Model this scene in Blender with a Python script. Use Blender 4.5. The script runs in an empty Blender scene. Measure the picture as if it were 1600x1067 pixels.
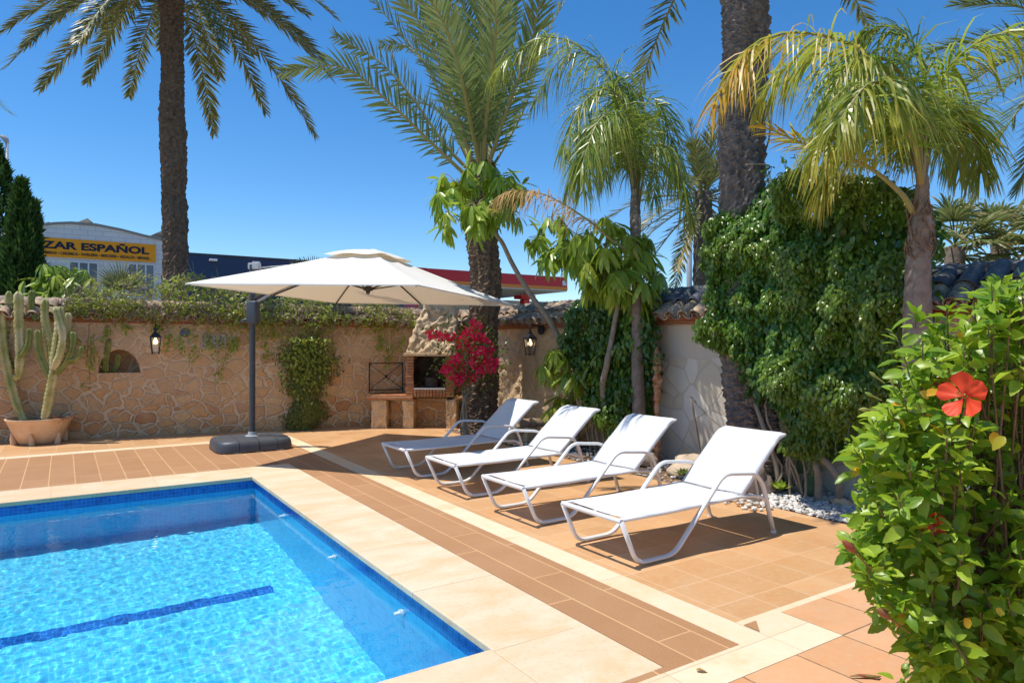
import bpy, bmesh, math, random
import numpy as np
from mathutils import Vector, Matrix
R = math.radians
rng = np.random.default_rng(7)
random.seed(7)
scene = bpy.context.scene
COL = scene.collection

# ------------------------------------------------------------------ camera maths (used to read distances off the photograph)
F, H, CX, CY = 1066.7, 1.65, 800.0, 533.5
CA, SA = 0.8361, 0.5486

def W(X, d, z):                      # lateral / depth -> world
    return Vector((CA * X + SA * d, -SA * X + CA * d, z))
def P(px, py, d):                    # a point seen at (px,py) that stands d metres away
    return W((px - CX) / F * d, d, H - (py - CY) / F * d)
def RAY(px):
    k = (px - CX) / F
    return CA * k + SA, -SA * k + CA
def RU(px, py, u):                   # on the plane x = u
    a, b = RAY(px); d = u / a
    return Vector((u, b * d, H - (py - CY) / F * d))
def RZ(px, py, z):
    return P(px, py, F * (H - z) / (py - CY))

# ------------------------------------------------------------------ object helpers
ORG = {}
def tag(o, label=None, cat=None, group=None, kind=None):
    if label: o['label'] = label
    if cat: o['category'] = cat
    if group: o['group'] = group
    if kind: o['kind'] = kind
    return o
def thing(name, loc, label, cat, group=None):
    o = bpy.data.objects.new(name, None)
    o.empty_display_size = .2
    o.location = loc
    COL.objects.link(o)
    ORG[o.name] = Vector(loc)
    return tag(o, label, cat, group)
def link_mesh(name, me, parent=None):
    o = bpy.data.objects.new(name, me)
    COL.objects.link(o)
    if parent is not None:
        o.parent = parent
        ORG[o.name] = ORG[parent.name]
    return o
def mesh_np(name, verts, quads, mats, parent=None, smooth=True, age=None, mi=None, tris=None):
    """verts (n,3) in world coordinates, quads (k,4)"""
    verts = np.asarray(verts, np.float32).reshape(-1, 3)
    quads = np.asarray(quads, np.int32).reshape(-1, 4)
    if parent is not None:
        verts = verts - np.array(ORG[parent.name], np.float32)
    me = bpy.data.meshes.new(name)
    me.vertices.add(len(verts)); me.vertices.foreach_set('co', verts.ravel())
    n = len(quads)
    me.loops.add(n * 4); me.loops.foreach_set('vertex_index', quads.ravel())
    me.polygons.add(n)
    me.polygons.foreach_set('loop_start', np.arange(n, dtype=np.int32) * 4)
    me.polygons.foreach_set('loop_total', np.full(n, 4, np.int32))
    me.polygons.foreach_set('use_smooth', np.full(n, smooth, bool))
    if not isinstance(mats, (list, tuple)): mats = [mats]
    for m in mats: me.materials.append(m)
    if mi is not None: me.polygons.foreach_set('material_index', np.asarray(mi, np.int32))
    me.update(calc_edges=True)
    if age is not None:
        a = me.attributes.new('age', 'FLOAT', 'POINT')
        a.data.foreach_set('value', np.asarray(age, np.float32).ravel())
    me.validate()
    return link_mesh(name, me, parent)

class MB:
    """collects boxes, tubes, prisms (world coordinates), becomes ONE mesh"""
    def __init__(s): s.v = []; s.f = []
    def add(s, v, f):
        o = len(s.v); s.v += [tuple(p) for p in v]; s.f += [tuple(i + o for i in q) for q in f]; return s
    def box(s, c, size, rz=0, M=None):
        x, y, z = (k / 2 for k in size)
        vs = [Vector((a * x, b * y, e * z)) for a in (-1, 1) for b in (-1, 1) for e in (-1, 1)]
        m = M if M is not None else Matrix.Rotation(rz, 3, 'Z')
        return s.add([m @ q + Vector(c) for q in vs], [(0, 1, 3, 2), (4, 6, 7, 5), (0, 4, 5, 1), (2, 3, 7, 6), (0, 2, 6, 4), (1, 5, 7, 3)])
    def hexa(s, lo, hi):      # two quads (bottom ring, top ring)
        return s.add(list(lo) + list(hi), [(3, 2, 1, 0), (4, 5, 6, 7), (0, 1, 5, 4), (1, 2, 6, 5), (2, 3, 7, 6), (3, 0, 4, 7)])
    def quad(s, *p): return s.add(p, [tuple(range(len(p)))])
    def tube(s, pts, r, n=8, cap=True, flat=1.0):
        pts = [Vector(p) for p in pts]
        rs = r if isinstance(r, (list, tuple)) else [r] * len(pts)
        up = Vector((0, 0, 1)); vs = []; fs = []; prev = None
        for i, p in enumerate(pts):
            t = (pts[min(i + 1, len(pts) - 1)] - pts[max(i - 1, 0)]).normalized()
            if prev is None:
                a = t.cross(up)
                if a.length < .05: a = t.cross(Vector((0, 1, 0)))
                a.normalize()
            else:
                a = (prev - t * prev.dot(t)); a.normalize()
            prev = a; b = t.cross(a)
            for k in range(n):
                an = 2 * math.pi * k / n
                vs.append(p + rs[i] * (math.cos(an) * a + flat * math.sin(an) * b))
        for i in range(len(pts) - 1):
            for k in range(n):
                k2 = (k + 1) % n
                fs.append((i * n + k, i * n + k2, (i + 1) * n + k2, (i + 1) * n + k))
        if cap:
            fs.append(tuple(range(n))[::-1]); fs.append(tuple((len(pts) - 1) * n + k for k in range(n)))
        return s.add(vs, fs)
    def lathe(s, c, prof, n=24, sq=None):
        c = Vector(c); vs = []; fs = []
        for r, z in prof:
            for k in range(n):
                a = 2 * math.pi * (k + (.5 if sq else 0)) / n
                vs.append(c + Vector((r * math.cos(a), r * math.sin(a), z)))
        for i in range(len(prof) - 1):
            for k in range(n):
                k2 = (k + 1) % n
                fs.append((i * n + k, i * n + k2, (i + 1) * n + k2, (i + 1) * n + k))
        fs.append(tuple(range(n))[::-1]); fs.append(tuple((len(prof) - 1) * n + k for k in range(n)))
        return s.add(vs, fs)
    def build(s, name, mat, parent=None, smooth=False, bevel=0, seg=2, auto=None):
        me = bpy.data.meshes.new(name)
        o0 = ORG[parent.name] if parent is not None else Vector((0, 0, 0))
        me.from_pydata([tuple(Vector(p) - o0) for p in s.v], [], s.f)
        me.materials.append(mat)
        if smooth: me.polygons.foreach_set('use_smooth', [True] * len(me.polygons))
        me.update()
        if bevel:
            bm = bmesh.new(); bm.from_mesh(me)
            ed = [e for e in bm.edges if len(e.link_faces) == 2 and e.calc_face_angle(0) > R(35)]
            bmesh.ops.bevel(bm, geom=ed, offset=bevel, segments=seg, affect='EDGES', profile=.5, clamp_overlap=True)
            bm.normal_update(); bm.to_mesh(me); bm.free()
        if auto:
            me.polygons.foreach_set('use_smooth', [True] * len(me.polygons))
            me.set_sharp_from_angle(angle=R(auto))
        return link_mesh(name, me, parent)

def crom(ctrl, m):
    """Catmull-Rom through the control points, m samples (numpy)"""
    c = np.array([tuple(p) for p in ctrl], float)
    c = np.vstack([2 * c[0] - c[1], c, 2 * c[-1] - c[-2]])
    n = len(c) - 3; out = []
    for x in np.linspace(0, n - 1e-6, m):
        i = int(x); t = x - i; p0, p1, p2, p3 = c[i:i + 4]
        out.append(.5 * (2 * p1 + (p2 - p0) * t + (2 * p0 - 5 * p1 + 4 * p2 - p3) * t * t + (3 * p1 - p0 - 3 * p2 + p3) * t ** 3))
    return np.array(out)
def fillet(pts, r, n=5):
    pts = [Vector(p) for p in pts]; out = [pts[0]]
    for a, b, c in zip(pts, pts[1:], pts[2:]):
        u = (a - b); v = (c - b); k = min(r, u.length * .45, v.length * .45)
        p, q = b + u.normalized() * k, b + v.normalized() * k
        for i in range(n + 1):
            t = i / n; out.append((1 - t) ** 2 * p + 2 * t * (1 - t) * b + t * t * q)
    out.append(pts[-1]); return out
_k = rng.normal(size=(5, 3, 40)); _ph = rng.uniform(0, 6.283, size=(5, 40))
def fbm(p, scale=1.0, octv=4, seed=0):
    p = np.asarray(p, float) * scale; out = np.zeros(len(p)); a = 1.0
    for o in range(octv):
        q = p @ (_k[(o + seed) % 5][:, :12] * 2.2) + _ph[(o + seed) % 5][:12]
        out += a * np.sin(q).sum(1) / 3.5; p = p * 2.03; a *= .5
    return out
def norm(a): return a / np.maximum(np.linalg.norm(a, axis=-1, keepdims=True), 1e-9)

TPL = {
    'simple': ([0, .45, 1], [.1, 1, .03]),
    'ovate': ([0, .12, .38, .7, 1], [.05, .7, 1, .62, .03]),
    'long': ([0, .15, .5, .82, 1], [.12, .75, 1, .7, .06]),
    'bract': ([0, .5, 1], [.35, 1, .15]),
}
def leaves(pos, d, n, L, Wd, tpl='simple', fold=.25, curl=.25):
    """vectorised leaf blades -> verts, quads, count of verts per leaf"""
    xs, hw = TPL[tpl]; N = len(pos); k = len(xs)
    d = norm(d); n = norm(n - (n * d).sum(1, keepdims=True) * d); s = np.cross(n, d)
    L = np.broadcast_to(L, (N,))[:, None]; Wd = np.broadcast_to(Wd, (N,))[:, None]
    curl = np.broadcast_to(curl, (N,))[:, None]
    V = np.zeros((N, k, 3, 3))
    for i, (x, h) in enumerate(zip(xs, hw)):
        c = pos + d * L * x - n * (curl * L * x * x)
        for j, y in enumerate((-1, 0, 1)):
            V[:, i, j] = c + s * (Wd * .5 * h * y) + n * (fold * Wd * .5 * h * abs(y))
    base = (np.arange(N) * k * 3)[:, None]
    q = []
    for i in range(k - 1):
        for j in (0, 1):
            a = i * 3 + j; q.append([a, a + 1, a + 4, a + 3])
    Q = (base[:, :, None] + np.array(q)[None]).reshape(-1, 4)
    return V.reshape(-1, 3), Q, k * 3
def rand_dirs(N): return norm(rng.normal(size=(N, 3)))

# ------------------------------------------------------------------ materials
class NB:
    def __init__(s, name):
        s.m = bpy.data.materials.new(name); s.m.use_nodes = True
        s.t = s.m.node_tree; s.t.nodes.clear()
        s.out = s.t.nodes.new('ShaderNodeOutputMaterial')
        s.co = s.t.nodes.new('ShaderNodeTexCoord').outputs['Object']
    def n(s, typ, ins=None, **props):
        k = s.t.nodes.new(typ)
        for a, b in props.items(): setattr(k, a, b)
        for a, b in (ins or {}).items():
            i = k.inputs[a]
            if hasattr(b, 'is_output'): s.t.links.new(b, i)
            else: i.default_value = b
        return k
    def noise(s, scale, detail=4, rough=.6, vec=None, dist=0):
        return s.n('ShaderNodeTexNoise', {'Vector': vec or s.co, 'Scale': scale, 'Detail': detail, 'Roughness': rough, 'Distortion': dist}).outputs['Fac']
    def ramp(s, fac, stops, interp='LINEAR'):
        k = s.n('ShaderNodeValToRGB', {'Fac': fac}); k.color_ramp.interpolation = interp
        e = k.color_ramp.elements
        while len(e) < len(stops): e.new(.5)
        for el, (p, c) in zip(e, stops):
            el.position = p; el.color = (*c, 1) if len(c) == 3 else c
        return k.outputs['Color']
    def mix(s, fac, a, b, blend='MIX'):
        k = s.n('ShaderNodeMix', data_type='RGBA', blend_type=blend)
        for nm, val in (('Factor', fac), ('A', a), ('B', b)):
            i = [x for x in k.inputs if x.name == nm and (x.type == 'RGBA' if nm != 'Factor' else x.type == 'VALUE')][0]
            if hasattr(val, 'is_output'): s.t.links.new(val, i)
            else: i.default_value = (*val, 1) if isinstance(val, tuple) and len(val) == 3 else val
        return [x for x in k.outputs if x.type == 'RGBA'][0]
    def math(s, op, a, b=0.0, c=0.0, clamp=False):
        k = s.n('ShaderNodeMath', operation=op, use_clamp=clamp)
        for i, v in enumerate((a, b, c)):
            if hasattr(v, 'is_output'): s.t.links.new(v, k.inputs[i])
            else: k.inputs[i].default_value = v
        return k.outputs[0]
    def sep(s, v=None): return s.n('ShaderNodeSeparateXYZ', {0: v or s.co}).outputs
    def comb(s, x, y, z=0.0):
        return s.n('ShaderNodeCombineXYZ', {'X': x, 'Y': y, 'Z': z}).outputs[0]
    def mapv(s, scale=(1, 1, 1), loc=(0, 0, 0), rot=(0, 0, 0), vec=None):
        return s.n('ShaderNodeMapping', {'Vector': vec or s.co, 'Scale': scale, 'Location': loc, 'Rotation': rot}).outputs[0]
    def bump(s, h, strength=.5, dist=.01, nrm=None):
        ins = {'Height': h, 'Strength': strength, 'Distance': dist}
        if nrm: ins['Normal'] = nrm
        return s.n('ShaderNodeBump', ins).outputs[0]
    def bsdf(s, col, rough=.6, spec=.5, nrm=None, metal=0.0, **kw):
        ins = {'Base Color': (*col, 1) if isinstance(col, tuple) and len(col) == 3 else col, 'Roughness': rough, 'Specular IOR Level': spec, 'Metallic': metal}
        if nrm: ins['Normal'] = nrm
        ins.update(kw)
        return s.n('ShaderNodeBsdfPrincipled', ins).outputs[0]
    def done(s, sh):
        s.t.links.new(sh, s.out.inputs[0]); return s.m

def simple(name, col, rough=.6, spec=.4, col2=None, scale=8, bump=0, bscale=60, metal=0.0, detail=5, lo=.35, hi=.65):
    b = NB(name)
    c = b.ramp(b.noise(scale, detail), [(lo, col), (hi, col2)]) if col2 else col
    nr = b.bump(b.noise(bscale, 4), bump, .01) if bump else None
    return b.done(b.bsdf(c, rough, spec, nr, metal))

def leafmat(name, dark, light, old=None, rough=.35, spec=.5, transl=.3, tcol=None, big=None):
    b = NB(name)
    rnd = b.n('ShaderNodeNewGeometry').outputs['Random Per Island']
    c = b.mix(rnd, dark, light)
    nz = b.noise(38, 4, .7)
    c = b.mix(b.ramp(nz, [(.35, (.35, .35, .35)), (.5, (0, 0, 0))]), c, b.mix(1.0, c, (.62, .66, .5), 'MULTIPLY'))
    c = b.mix(b.ramp(nz, [(.56, (0, 0, 0)), (.75, (.4, .4, .4))]), c, b.mix(1.0, c, (1.5, 1.3, 1.2), 'MULTIPLY'))
    if old:
        age = b.n('ShaderNodeAttribute', attribute_name='age').outputs['Fac']
        c = b.mix(age, c, old)
    sh = b.bsdf(c, rough, spec)
    tc = b.mix(.6, c, tcol or tuple(min(1, k * 2.2) for k in light))
    tr = b.n('ShaderNodeBsdfTranslucent', {'Color': tc}).outputs[0]
    mx = b.n('ShaderNodeMixShader', {0: transl, 1: sh, 2: tr}).outputs[0]
    return b.done(mx)

def bricky(name, w, h, loc, mortar, c1, c2, mcol, swap=False, offset=0.0, cloud=None, rough=.55, spec=.35, bump=.3, freq=2, cscale=3.0, extra=None, bias=0.0, smooth=.1):
    """tiles / bricks / boards laid out in object coordinates"""
    b = NB(name)
    x, y, z = b.sep()
    if swap == 'yz': v = b.comb(y, z)
    elif swap == 'xz': v = b.comb(x, z)
    elif swap: v = b.comb(y, x)
    else: v = b.comb(x, y)
    v = b.mapv(loc=(-loc[0], -loc[1], 0), vec=v)
    k = b.n('ShaderNodeTexBrick', {'Vector': v, 'Color1': (*c1, 1), 'Color2': (*c2, 1), 'Mortar': (*mcol, 1), 'Scale': 1.0, 'Mortar Size': mortar,
        'Mortar Smooth': smooth, 'Bias': bias, 'Brick Width': w, 'Row Height': h}, offset=offset, offset_frequency=freq, squash=1.0)
    c = k.outputs['Color']
    if cloud:
        c = b.mix(b.ramp(b.noise(cscale, 6, .65), [(.3, (0, 0, 0)), (.72, (1, 1, 1))]), c, b.mix(1.0, c, cloud, 'MULTIPLY'))
    if extra: c = extra(b, c)
    hgt = b.math('SUBTRACT', b.noise(90, 3), b.math('MULTIPLY', k.outputs['Fac'], 2.0))
    return b.done(b.bsdf(c, rough, spec, b.bump(hgt, bump, .004)))

def stone_mat(name, scale, stones, mortar, edge=.06, bump=.8, mscale=1.0, soft=False, cont=.75):
    b = NB(name)
    dist = b.n('ShaderNodeTexNoise', {'Vector': b.co, 'Scale': 3.0, 'Detail': 3}).outputs['Color']
    v = b.n('ShaderNodeVectorMath', {0: b.co, 1: b.n('ShaderNodeVectorMath', {0: dist, 'Scale': .22}, operation='SCALE').outputs[0]}, operation='ADD').outputs[0]
    v = b.mapv(scale=(1, 1, 1.35), vec=v)
    e = b.n('ShaderNodeTexVoronoi', {'Vector': v, 'Scale': scale, 'Randomness': 1.0}, feature='DISTANCE_TO_EDGE').outputs['Distance']
    f1 = b.n('ShaderNodeTexVoronoi', {'Vector': v, 'Scale': scale, 'Randomness': 1.0}, feature='F1').outputs['Color']
    rnd = b.sep(f1)[0]
    sc = b.ramp(rnd, [(i / max(1, len(stones) - 1), c) for i, c in enumerate(stones)])
    sc = b.mix(b.ramp(b.noise(14, 6, .7), [(.3, (0, 0, 0)), (.75, (1, 1, 1))]), sc, b.mix(1.0, sc, (.62, .55, .5), 'MULTIPLY'))
    sc = b.mix(b.ramp(b.noise(5, 4, .6), [(.5, (0, 0, 0)), (.85, (.7, .7, .7))]), sc, (.70, .46, .25))
    ewob = b.math('ADD', e, b.math('MULTIPLY', b.math('SUBTRACT', b.noise(9, 3), .5), .12))
    mask = b.ramp(ewob, [(edge * .55, (0, 0, 0)), (edge * 1.5, (1, 1, 1))])
    hz = b.math('ADD', b.math('MULTIPLY', b.sep()[2], -.55), b.math('ADD', 1.05, b.math('MULTIPLY', b.math('SUBTRACT', b.noise(1.3, 4), .5), 1.6)), clamp=True)
    mask = b.math('MULTIPLY', mask, b.math('MULTIPLY', cont, b.math('ADD', .45, b.math('MULTIPLY', hz, .55))))
    joint_shade = b.ramp(ewob, [(edge * .35, (0, 0, 0)), (edge * .8, (1, 1, 1)), (edge * 1.25, (1, 1, 1)), (edge * 1.9, (0, 0, 0))])  # dark rim round each stone: joint dirt plus painted shade of recessed mortar
    mc = b.mix(b.noise(6, 5), mortar, tuple(k * .72 for k in mortar))
    col = b.mix(mask, mc, sc)
    col = b.mix(b.math('MULTIPLY', b.math('MULTIPLY', joint_shade, mask), .42), col, b.mix(1.0, col, (.50, .38, .30), 'MULTIPLY'))
    hgt = b.math('ADD', b.math('MULTIPLY', mask, .8), b.math('MULTIPLY', b.noise(22, 6, .65), .7))
    return b.done(b.bsdf(col, .9, .15, b.bump(hgt, bump, .03)))

MT = {}
def materials():
    M = MT
    # paving
    def dirt(b, c):
        c = b.mix(b.ramp(b.noise(21, 6, .75), [(.48, (0, 0, 0)), (.72, (.5, .5, .5))]), c, (.66, .44, .25))
        c = b.mix(b.ramp(b.noise(.9, 6, .7, dist=.6), [(.52, (0, 0, 0)), (.72, (.32, .32, .32))]), c, (.38, .21, .10))
        return b.mix(b.ramp(b.noise(70, 3, .8), [(.66, (0, 0, 0)), (.74, (.6, .6, .6))]), c, (.30, .18, .10))
    M['terrace'] = bricky('terracotta_tile', .347, .367, (3.37, 2.855), .004, (.56, .325, .155), (.67, .415, .22), (.71, .50, .32), cloud=(.98, .84, .70), rough=.42, cscale=4.5, extra=dirt)
    M['bigtile'] = bricky('pale_terracotta_tile', .432, .45, (3.66, 2.19), .0055, (.66, .40, .235), (.58, .31, .16), (.20, .14, .10), cloud=(1.1, .90, .72), rough=.45, cscale=5, extra=dirt)
    def ribs(b, c):
        x, y, z = b.sep()
        w = b.n('ShaderNodeTexWave', {'Vector': b.comb(x, 0.0), 'Scale': 13.0, 'Distortion': 0.0}, wave_type='BANDS', bands_direction='X').outputs['Fac']
        sp = b.n('ShaderNodeTexNoise', {'Vector': b.mapv(scale=(60, 140, 1)), 'Scale': 1.0, 'Detail': 3}).outputs['Fac']
        c = b.mix(b.math('MULTIPLY', w, .25), c, (.31, .155, .075))
        return b.mix(b.ramp(sp, [(.45, (0, 0, 0)), (.7, (.45, .45, .45))]), c, (.50, .29, .15))
    M['decking'] = bricky('ribbed_brown_board', 1.2, .262, (.3, 1.944), .006, (.47, .255, .125), (.41, .215, .10), (.70, .44, .22), swap=True, offset=.37, cloud=(.88, .82, .76), rough=.6, cscale=2.5, extra=ribs)
    def trav(b, c):
        h = b.noise(55, 2)
        c = b.mix(b.ramp(b.noise(38, 5, .7), [(.62, (0, 0, 0)), (.72, (.75, .75, .75))]), c, (.40, .26, .13))
        return b.mix(b.ramp(b.noise(1.6, 5, .7), [(.5, (0, 0, 0)), (.68, (.7, .7, .7))]), c, (.70, .45, .22))
    M['travertine'] = bricky('cream_travertine', 1.2, .8, (0, .1), .002, (.74, .63, .46), (.68, .56, .39), (.45, .35, .25), swap=True, cloud=(1, .93, .82), rough=.7, cscale=9, extra=trav, bump=.5)
    def sand(b, c):
        c = b.mix(b.ramp(b.n('ShaderNodeTexNoise', {'Vector': b.mapv(scale=(1.3, 3.2, 1), rot=(0, 0, .5)), 'Scale': 1.1, 'Detail': 7, 'Roughness': .62, 'Distortion': .8}).outputs['Fac'], [(.38, (0, 0, 0)), (.66, (1, 1, 1))]), c, (.69, .47, .27))
        c = b.mix(b.ramp(b.noise(2.2, 7, .7), [(.52, (0, 0, 0)), (.68, (.6, .6, .6))]), c, (.74, .64, .48))
        return b.mix(b.ramp(b.noise(34, 6, .75), [(.52, (0, 0, 0)), (.72, (.45, .45, .45))]), c, (.42, .29, .17))
    M['coping'] = bricky('sandstone_slab', 1.02, 5.0, (3.1, 0), .004, (.72, .59, .42), (.66, .53, .365), (.40, .31, .21), swap=True, rough=.6, extra=sand, bump=.25)
    M['coping_far'] = bricky('sandstone_slab_far', 1.02, 5.0, (1.92, 0), .004, (.72, .59, .42), (.66, .53, .365), (.40, .31, .21), rough=.6, extra=sand, bump=.25)
    M['soil'] = simple('dry_soil', (.16, .10, .06), .95, .1, (.28, .19, .12), 9, .8, 40)
    M['ground'] = simple('dry_ground', (.22, .18, .12), .95, .1, (.12, .13, .06), .6, .5, 30)
    # pool
    def mosaic(name, sz, cols, grout, rough=.25):
        b = NB(name)
        x, y, z = b.sep()
        g = b.n('ShaderNodeNewGeometry').outputs['Normal']
        nx, ny, nz = b.sep(g)
        ax = b.math('ABSOLUTE', nx)
        up = b.math('GREATER_THAN', b.math('ABSOLUTE', nz), .5)
        a = b.n('ShaderNodeMix', {0: b.math('GREATER_THAN', ax, .5), 2: x, 3: y}).outputs[0]
        c2 = b.n('ShaderNodeMix', {0: up, 2: z, 3: y}).outputs[0]
        k = b.n('ShaderNodeTexBrick', {'Vector': b.comb(a, c2), 'Color1': (*cols[0], 1), 'Color2': (*cols[1], 1), 'Mortar': (*grout, 1), 'Scale': 1.0, 'Mortar Size': sz * .07,
            'Mortar Smooth': .1, 'Brick Width': sz, 'Row Height': sz}, offset=0.0, offset_frequency=1)
        cell = b.n('ShaderNodeTexWhiteNoise', {'Vector': b.n('ShaderNodeVectorMath', {0: b.comb(a, c2), 1: (sz, sz, 1)}, operation='SNAP').outputs[0]}, noise_dimensions='2D').outputs[0]
        c = b.mix(b.math('MULTIPLY', b.math('GREATER_THAN', cell, .7), .5), k.outputs['Color'], cols[2])
        return b.done(b.bsdf(c, rough, .5))
    M['mosaic'] = mosaic('light_blue_mosaic', .05, ((.07, .55, .77), (.09, .61, .83), (.04, .45, .72)), (.19, .65, .83))
    M['mosaic_dark'] = mosaic('dark_blue_mosaic', .04, ((.008, .10, .42), (.012, .14, .52), (.004, .05, .26)), (.04, .26, .56))
    M['mosaic_wall'] = mosaic('blue_wall_mosaic', .05, ((.045, .46, .76), (.055, .51, .81), (.03, .38, .70)), (.14, .56, .82))
    b = NB('pool_water')
    M['water'] = b.done(b.n('ShaderNodeBsdfGlass', {'Color': (.93, .985, 1, 1), 'Roughness': 0.0, 'IOR': 1.333}).outputs[0])
    # walls
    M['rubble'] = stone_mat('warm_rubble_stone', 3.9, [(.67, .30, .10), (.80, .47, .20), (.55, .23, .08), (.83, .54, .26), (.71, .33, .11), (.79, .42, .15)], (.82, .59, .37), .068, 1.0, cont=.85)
    M['rubble_pale'] = stone_mat('pale_rubble_stone', 4.2, [(.78, .54, .27), (.82, .62, .36), (.70, .43, .20), (.82, .56, .28)], (.76, .57, .36), .06, .8, cont=.6)
    b = NB('cream_flagstone')
    v = b.mapv(scale=(1, 1.1, 1))
    e = b.n('ShaderNodeTexVoronoi', {'Vector': v, 'Scale': 2.7}, feature='DISTANCE_TO_EDGE').outputs['Distance']
    f1 = b.n('ShaderNodeTexVoronoi', {'Vector': v, 'Scale': 2.7}, feature='F1').outputs['Color']
    sc = b.ramp(b.sep(f1)[0], [(0, (.78, .70, .56)), (.45, (.84, .77, .64)), (.6, (.72, .52, .27)), (.75, (.80, .70, .54)), (1, (.70, .60, .45))])
    sc = b.mix(b.math('MULTIPLY', b.noise(7, 5), .5), sc, (.60, .52, .40))
    low = b.math('LESS_THAN', b.sep()[2], 1.44)
    mask = b.math('MULTIPLY', b.ramp(e, [(.022, (0, 0, 0)), (.04, (1, 1, 1))]), low)
    plaster = b.mix(b.noise(2.5, 5), (.72, .62, .48), (.62, .52, .39))
    M['flag'] = b.done(b.bsdf(b.mix(mask, plaster, sc), .85, .2, b.bump(b.math('ADD', mask, b.math('MULTIPLY', b.noise(30, 4), .4)), .6, .012)))
    M['brick'] = bricky('red_brick', .24, .055, (0, 0), .006, (.42, .17, .075), (.50, .23, .11), (.52, .38, .26), swap='xz', offset=.5, cloud=(.8, .72, .68), rough=.9, spec=.15, bump=.8)
    M['trim'] = bricky('red_trim_brick', .23, .05, (0, .005), .006, (.40, .13, .055), (.46, .18, .08), (.40, .26, .17), swap='yz', offset=.5, cloud=(.75, .7, .66), rough=.9, spec=.15, bump=.8)
    M['trimx'] = bricky('red_trim_brick_back', .23, .05, (0, .005), .006, (.40, .13, .055), (.46, .18, .08), (.40, .26, .17), swap='xz', offset=.5, cloud=(.75, .7, .66), rough=.9, spec=.15, bump=.8)
    b = NB('weathered_roof_tile')
    rnd = b.n('ShaderNodeNewGeometry').outputs['Random Per Island']
    c = b.ramp(rnd, [(0, (.50, .33, .20)), (.3, (.58, .42, .28)), (.6, (.42, .28, .18)), (1, (.62, .46, .32))])
    c = b.mix(b.ramp(b.noise(7, 6, .7), [(.42, (0, 0, 0)), (.62, (1, 1, 1))]), c, (.20, .16, .13))
    c = b.mix(b.ramp(b.noise(19, 5, .7), [(.55, (0, 0, 0)), (.7, (.6, .6, .6))]), c, (.55, .48, .38))
    M['rooftile'] = b.done(b.bsdf(c, .85, .2, b.bump(b.noise(40, 5), .5, .01)))
    b = NB('dark_roof_tile')
    rnd = b.n('ShaderNodeNewGeometry').outputs['Random Per Island']
    c = b.ramp(rnd, [(0, (.075, .08, .095)), (.5, (.11, .115, .13)), (1, (.15, .15, .155))])
    c = b.mix(b.ramp(b.noise(9, 6, .7), [(.5, (0, 0, 0)), (.68, (.8, .8, .8))]), c, (.30, .24, .19))
    M['darktile'] = b.done(b.bsdf(c, .6, .4, b.bump(b.noise(40, 5), .5, .01)))
    M['render'] = simple('cream_render', (.64, .52, .38), .9, .15, (.52, .40, .28), 5, .6, 40)
    M['terracotta'] = simple('terracotta', (.66, .40, .21), .8, .25, (.76, .54, .34), 4, .3, 30)
    M['redpost'] = simple('weathered_red_post', (.42, .14, .05), .95, .1, (.62, .40, .24), 11, 1.0, 30)
    M['log'] = simple('grey_brown_log', (.22, .14, .085), .9, .15, (.40, .29, .20), 14, 1.0, 30)
    M['stone'] = simple('field_stone', (.48, .36, .25), .9, .2, (.62, .50, .38), 6, .8, 25)
    b = NB('white_pebble')
    rnd = b.n('ShaderNodeNewGeometry').outputs['Random Per Island']
    M['pebble'] = b.done(b.bsdf(b.ramp(rnd, [(0, (.36, .33, .29)), (.25, (.62, .59, .55)), (.85, (.74, .72, .69)), (1, (.48, .34, .24))]), .7, .3))
    # metals, plastics, cloth
    M['white_metal'] = simple('white_powder_coat', (.74, .73, .72), .35, .5)
    b = NB('white_sling')
    x, y, z = b.sep()
    w1 = b.n('ShaderNodeTexWave', {'Vector': b.comb(b.math('ADD', x, z), 0.0), 'Scale': 90.0}, wave_type='BANDS').outputs['Fac']
    w2 = b.n('ShaderNodeTexWave', {'Vector': b.comb(y, 0.0), 'Scale': 90.0}, wave_type='BANDS').outputs['Fac']
    cl = b.mix(b.math('MULTIPLY', b.noise(3, 4), .6), (.76, .76, .77), (.68, .68, .69))
    sh = b.bsdf(cl, .7, .2, b.bump(b.math('ADD', w1, w2), .15, .002))
    tr = b.n('ShaderNodeBsdfTranslucent', {'Color': (.7, .7, .7, 1)}).outputs[0]
    M['sling'] = b.done(b.n('ShaderNodeMixShader', {0: .1, 1: sh, 2: tr}).outputs[0])
    b = NB('ivory_canvas')
    cl = b.mix(b.noise(2.0, 4), (.88, .865, .82), (.85, .82, .76))
    sh = b.bsdf(cl, .85, .1, b.bump(b.noise(180, 2), .1, .002))
    tr = b.n('ShaderNodeBsdfTranslucent', {'Color': (.80, .62, .38, 1)}).outputs[0]
    M['canvas'] = b.done(b.n('ShaderNodeMixShader', {0: .22, 1: sh, 2: tr}).outputs[0])
    M['anthracite'] = simple('anthracite_metal', (.045, .052, .062), .4, .5, (.06, .066, .075), 12)
    M['anth_plastic'] = simple('anthracite_plastic', (.055, .064, .078), .45, .5, (.07, .078, .09), 5, .15, 200)
    M['bracket'] = simple('grey_bracket', (.42, .43, .44), .4, .5)
    M['rib'] = simple('bronze_rib', (.07, .055, .045), .5, .4)
    M['iron'] = simple('black_iron', (.018, .018, .02), .5, .5, (.035, .03, .028), 20)
    M['soot'] = simple('sooty_firebrick', (.05, .04, .034), .95, .1, (.12, .085, .06), 7, .5, 30)
    M['pot_dark'] = simple('dark_cookpot', (.05, .04, .04), .6, .3, (.09, .07, .06), 6)
    M['plaque'] = simple('mottled_plaque', (.50, .46, .38), .8, .2, (.16, .14, .11), 30, .6, 60, lo=.45, hi=.55)
    b = NB('warm_bulb')
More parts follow.
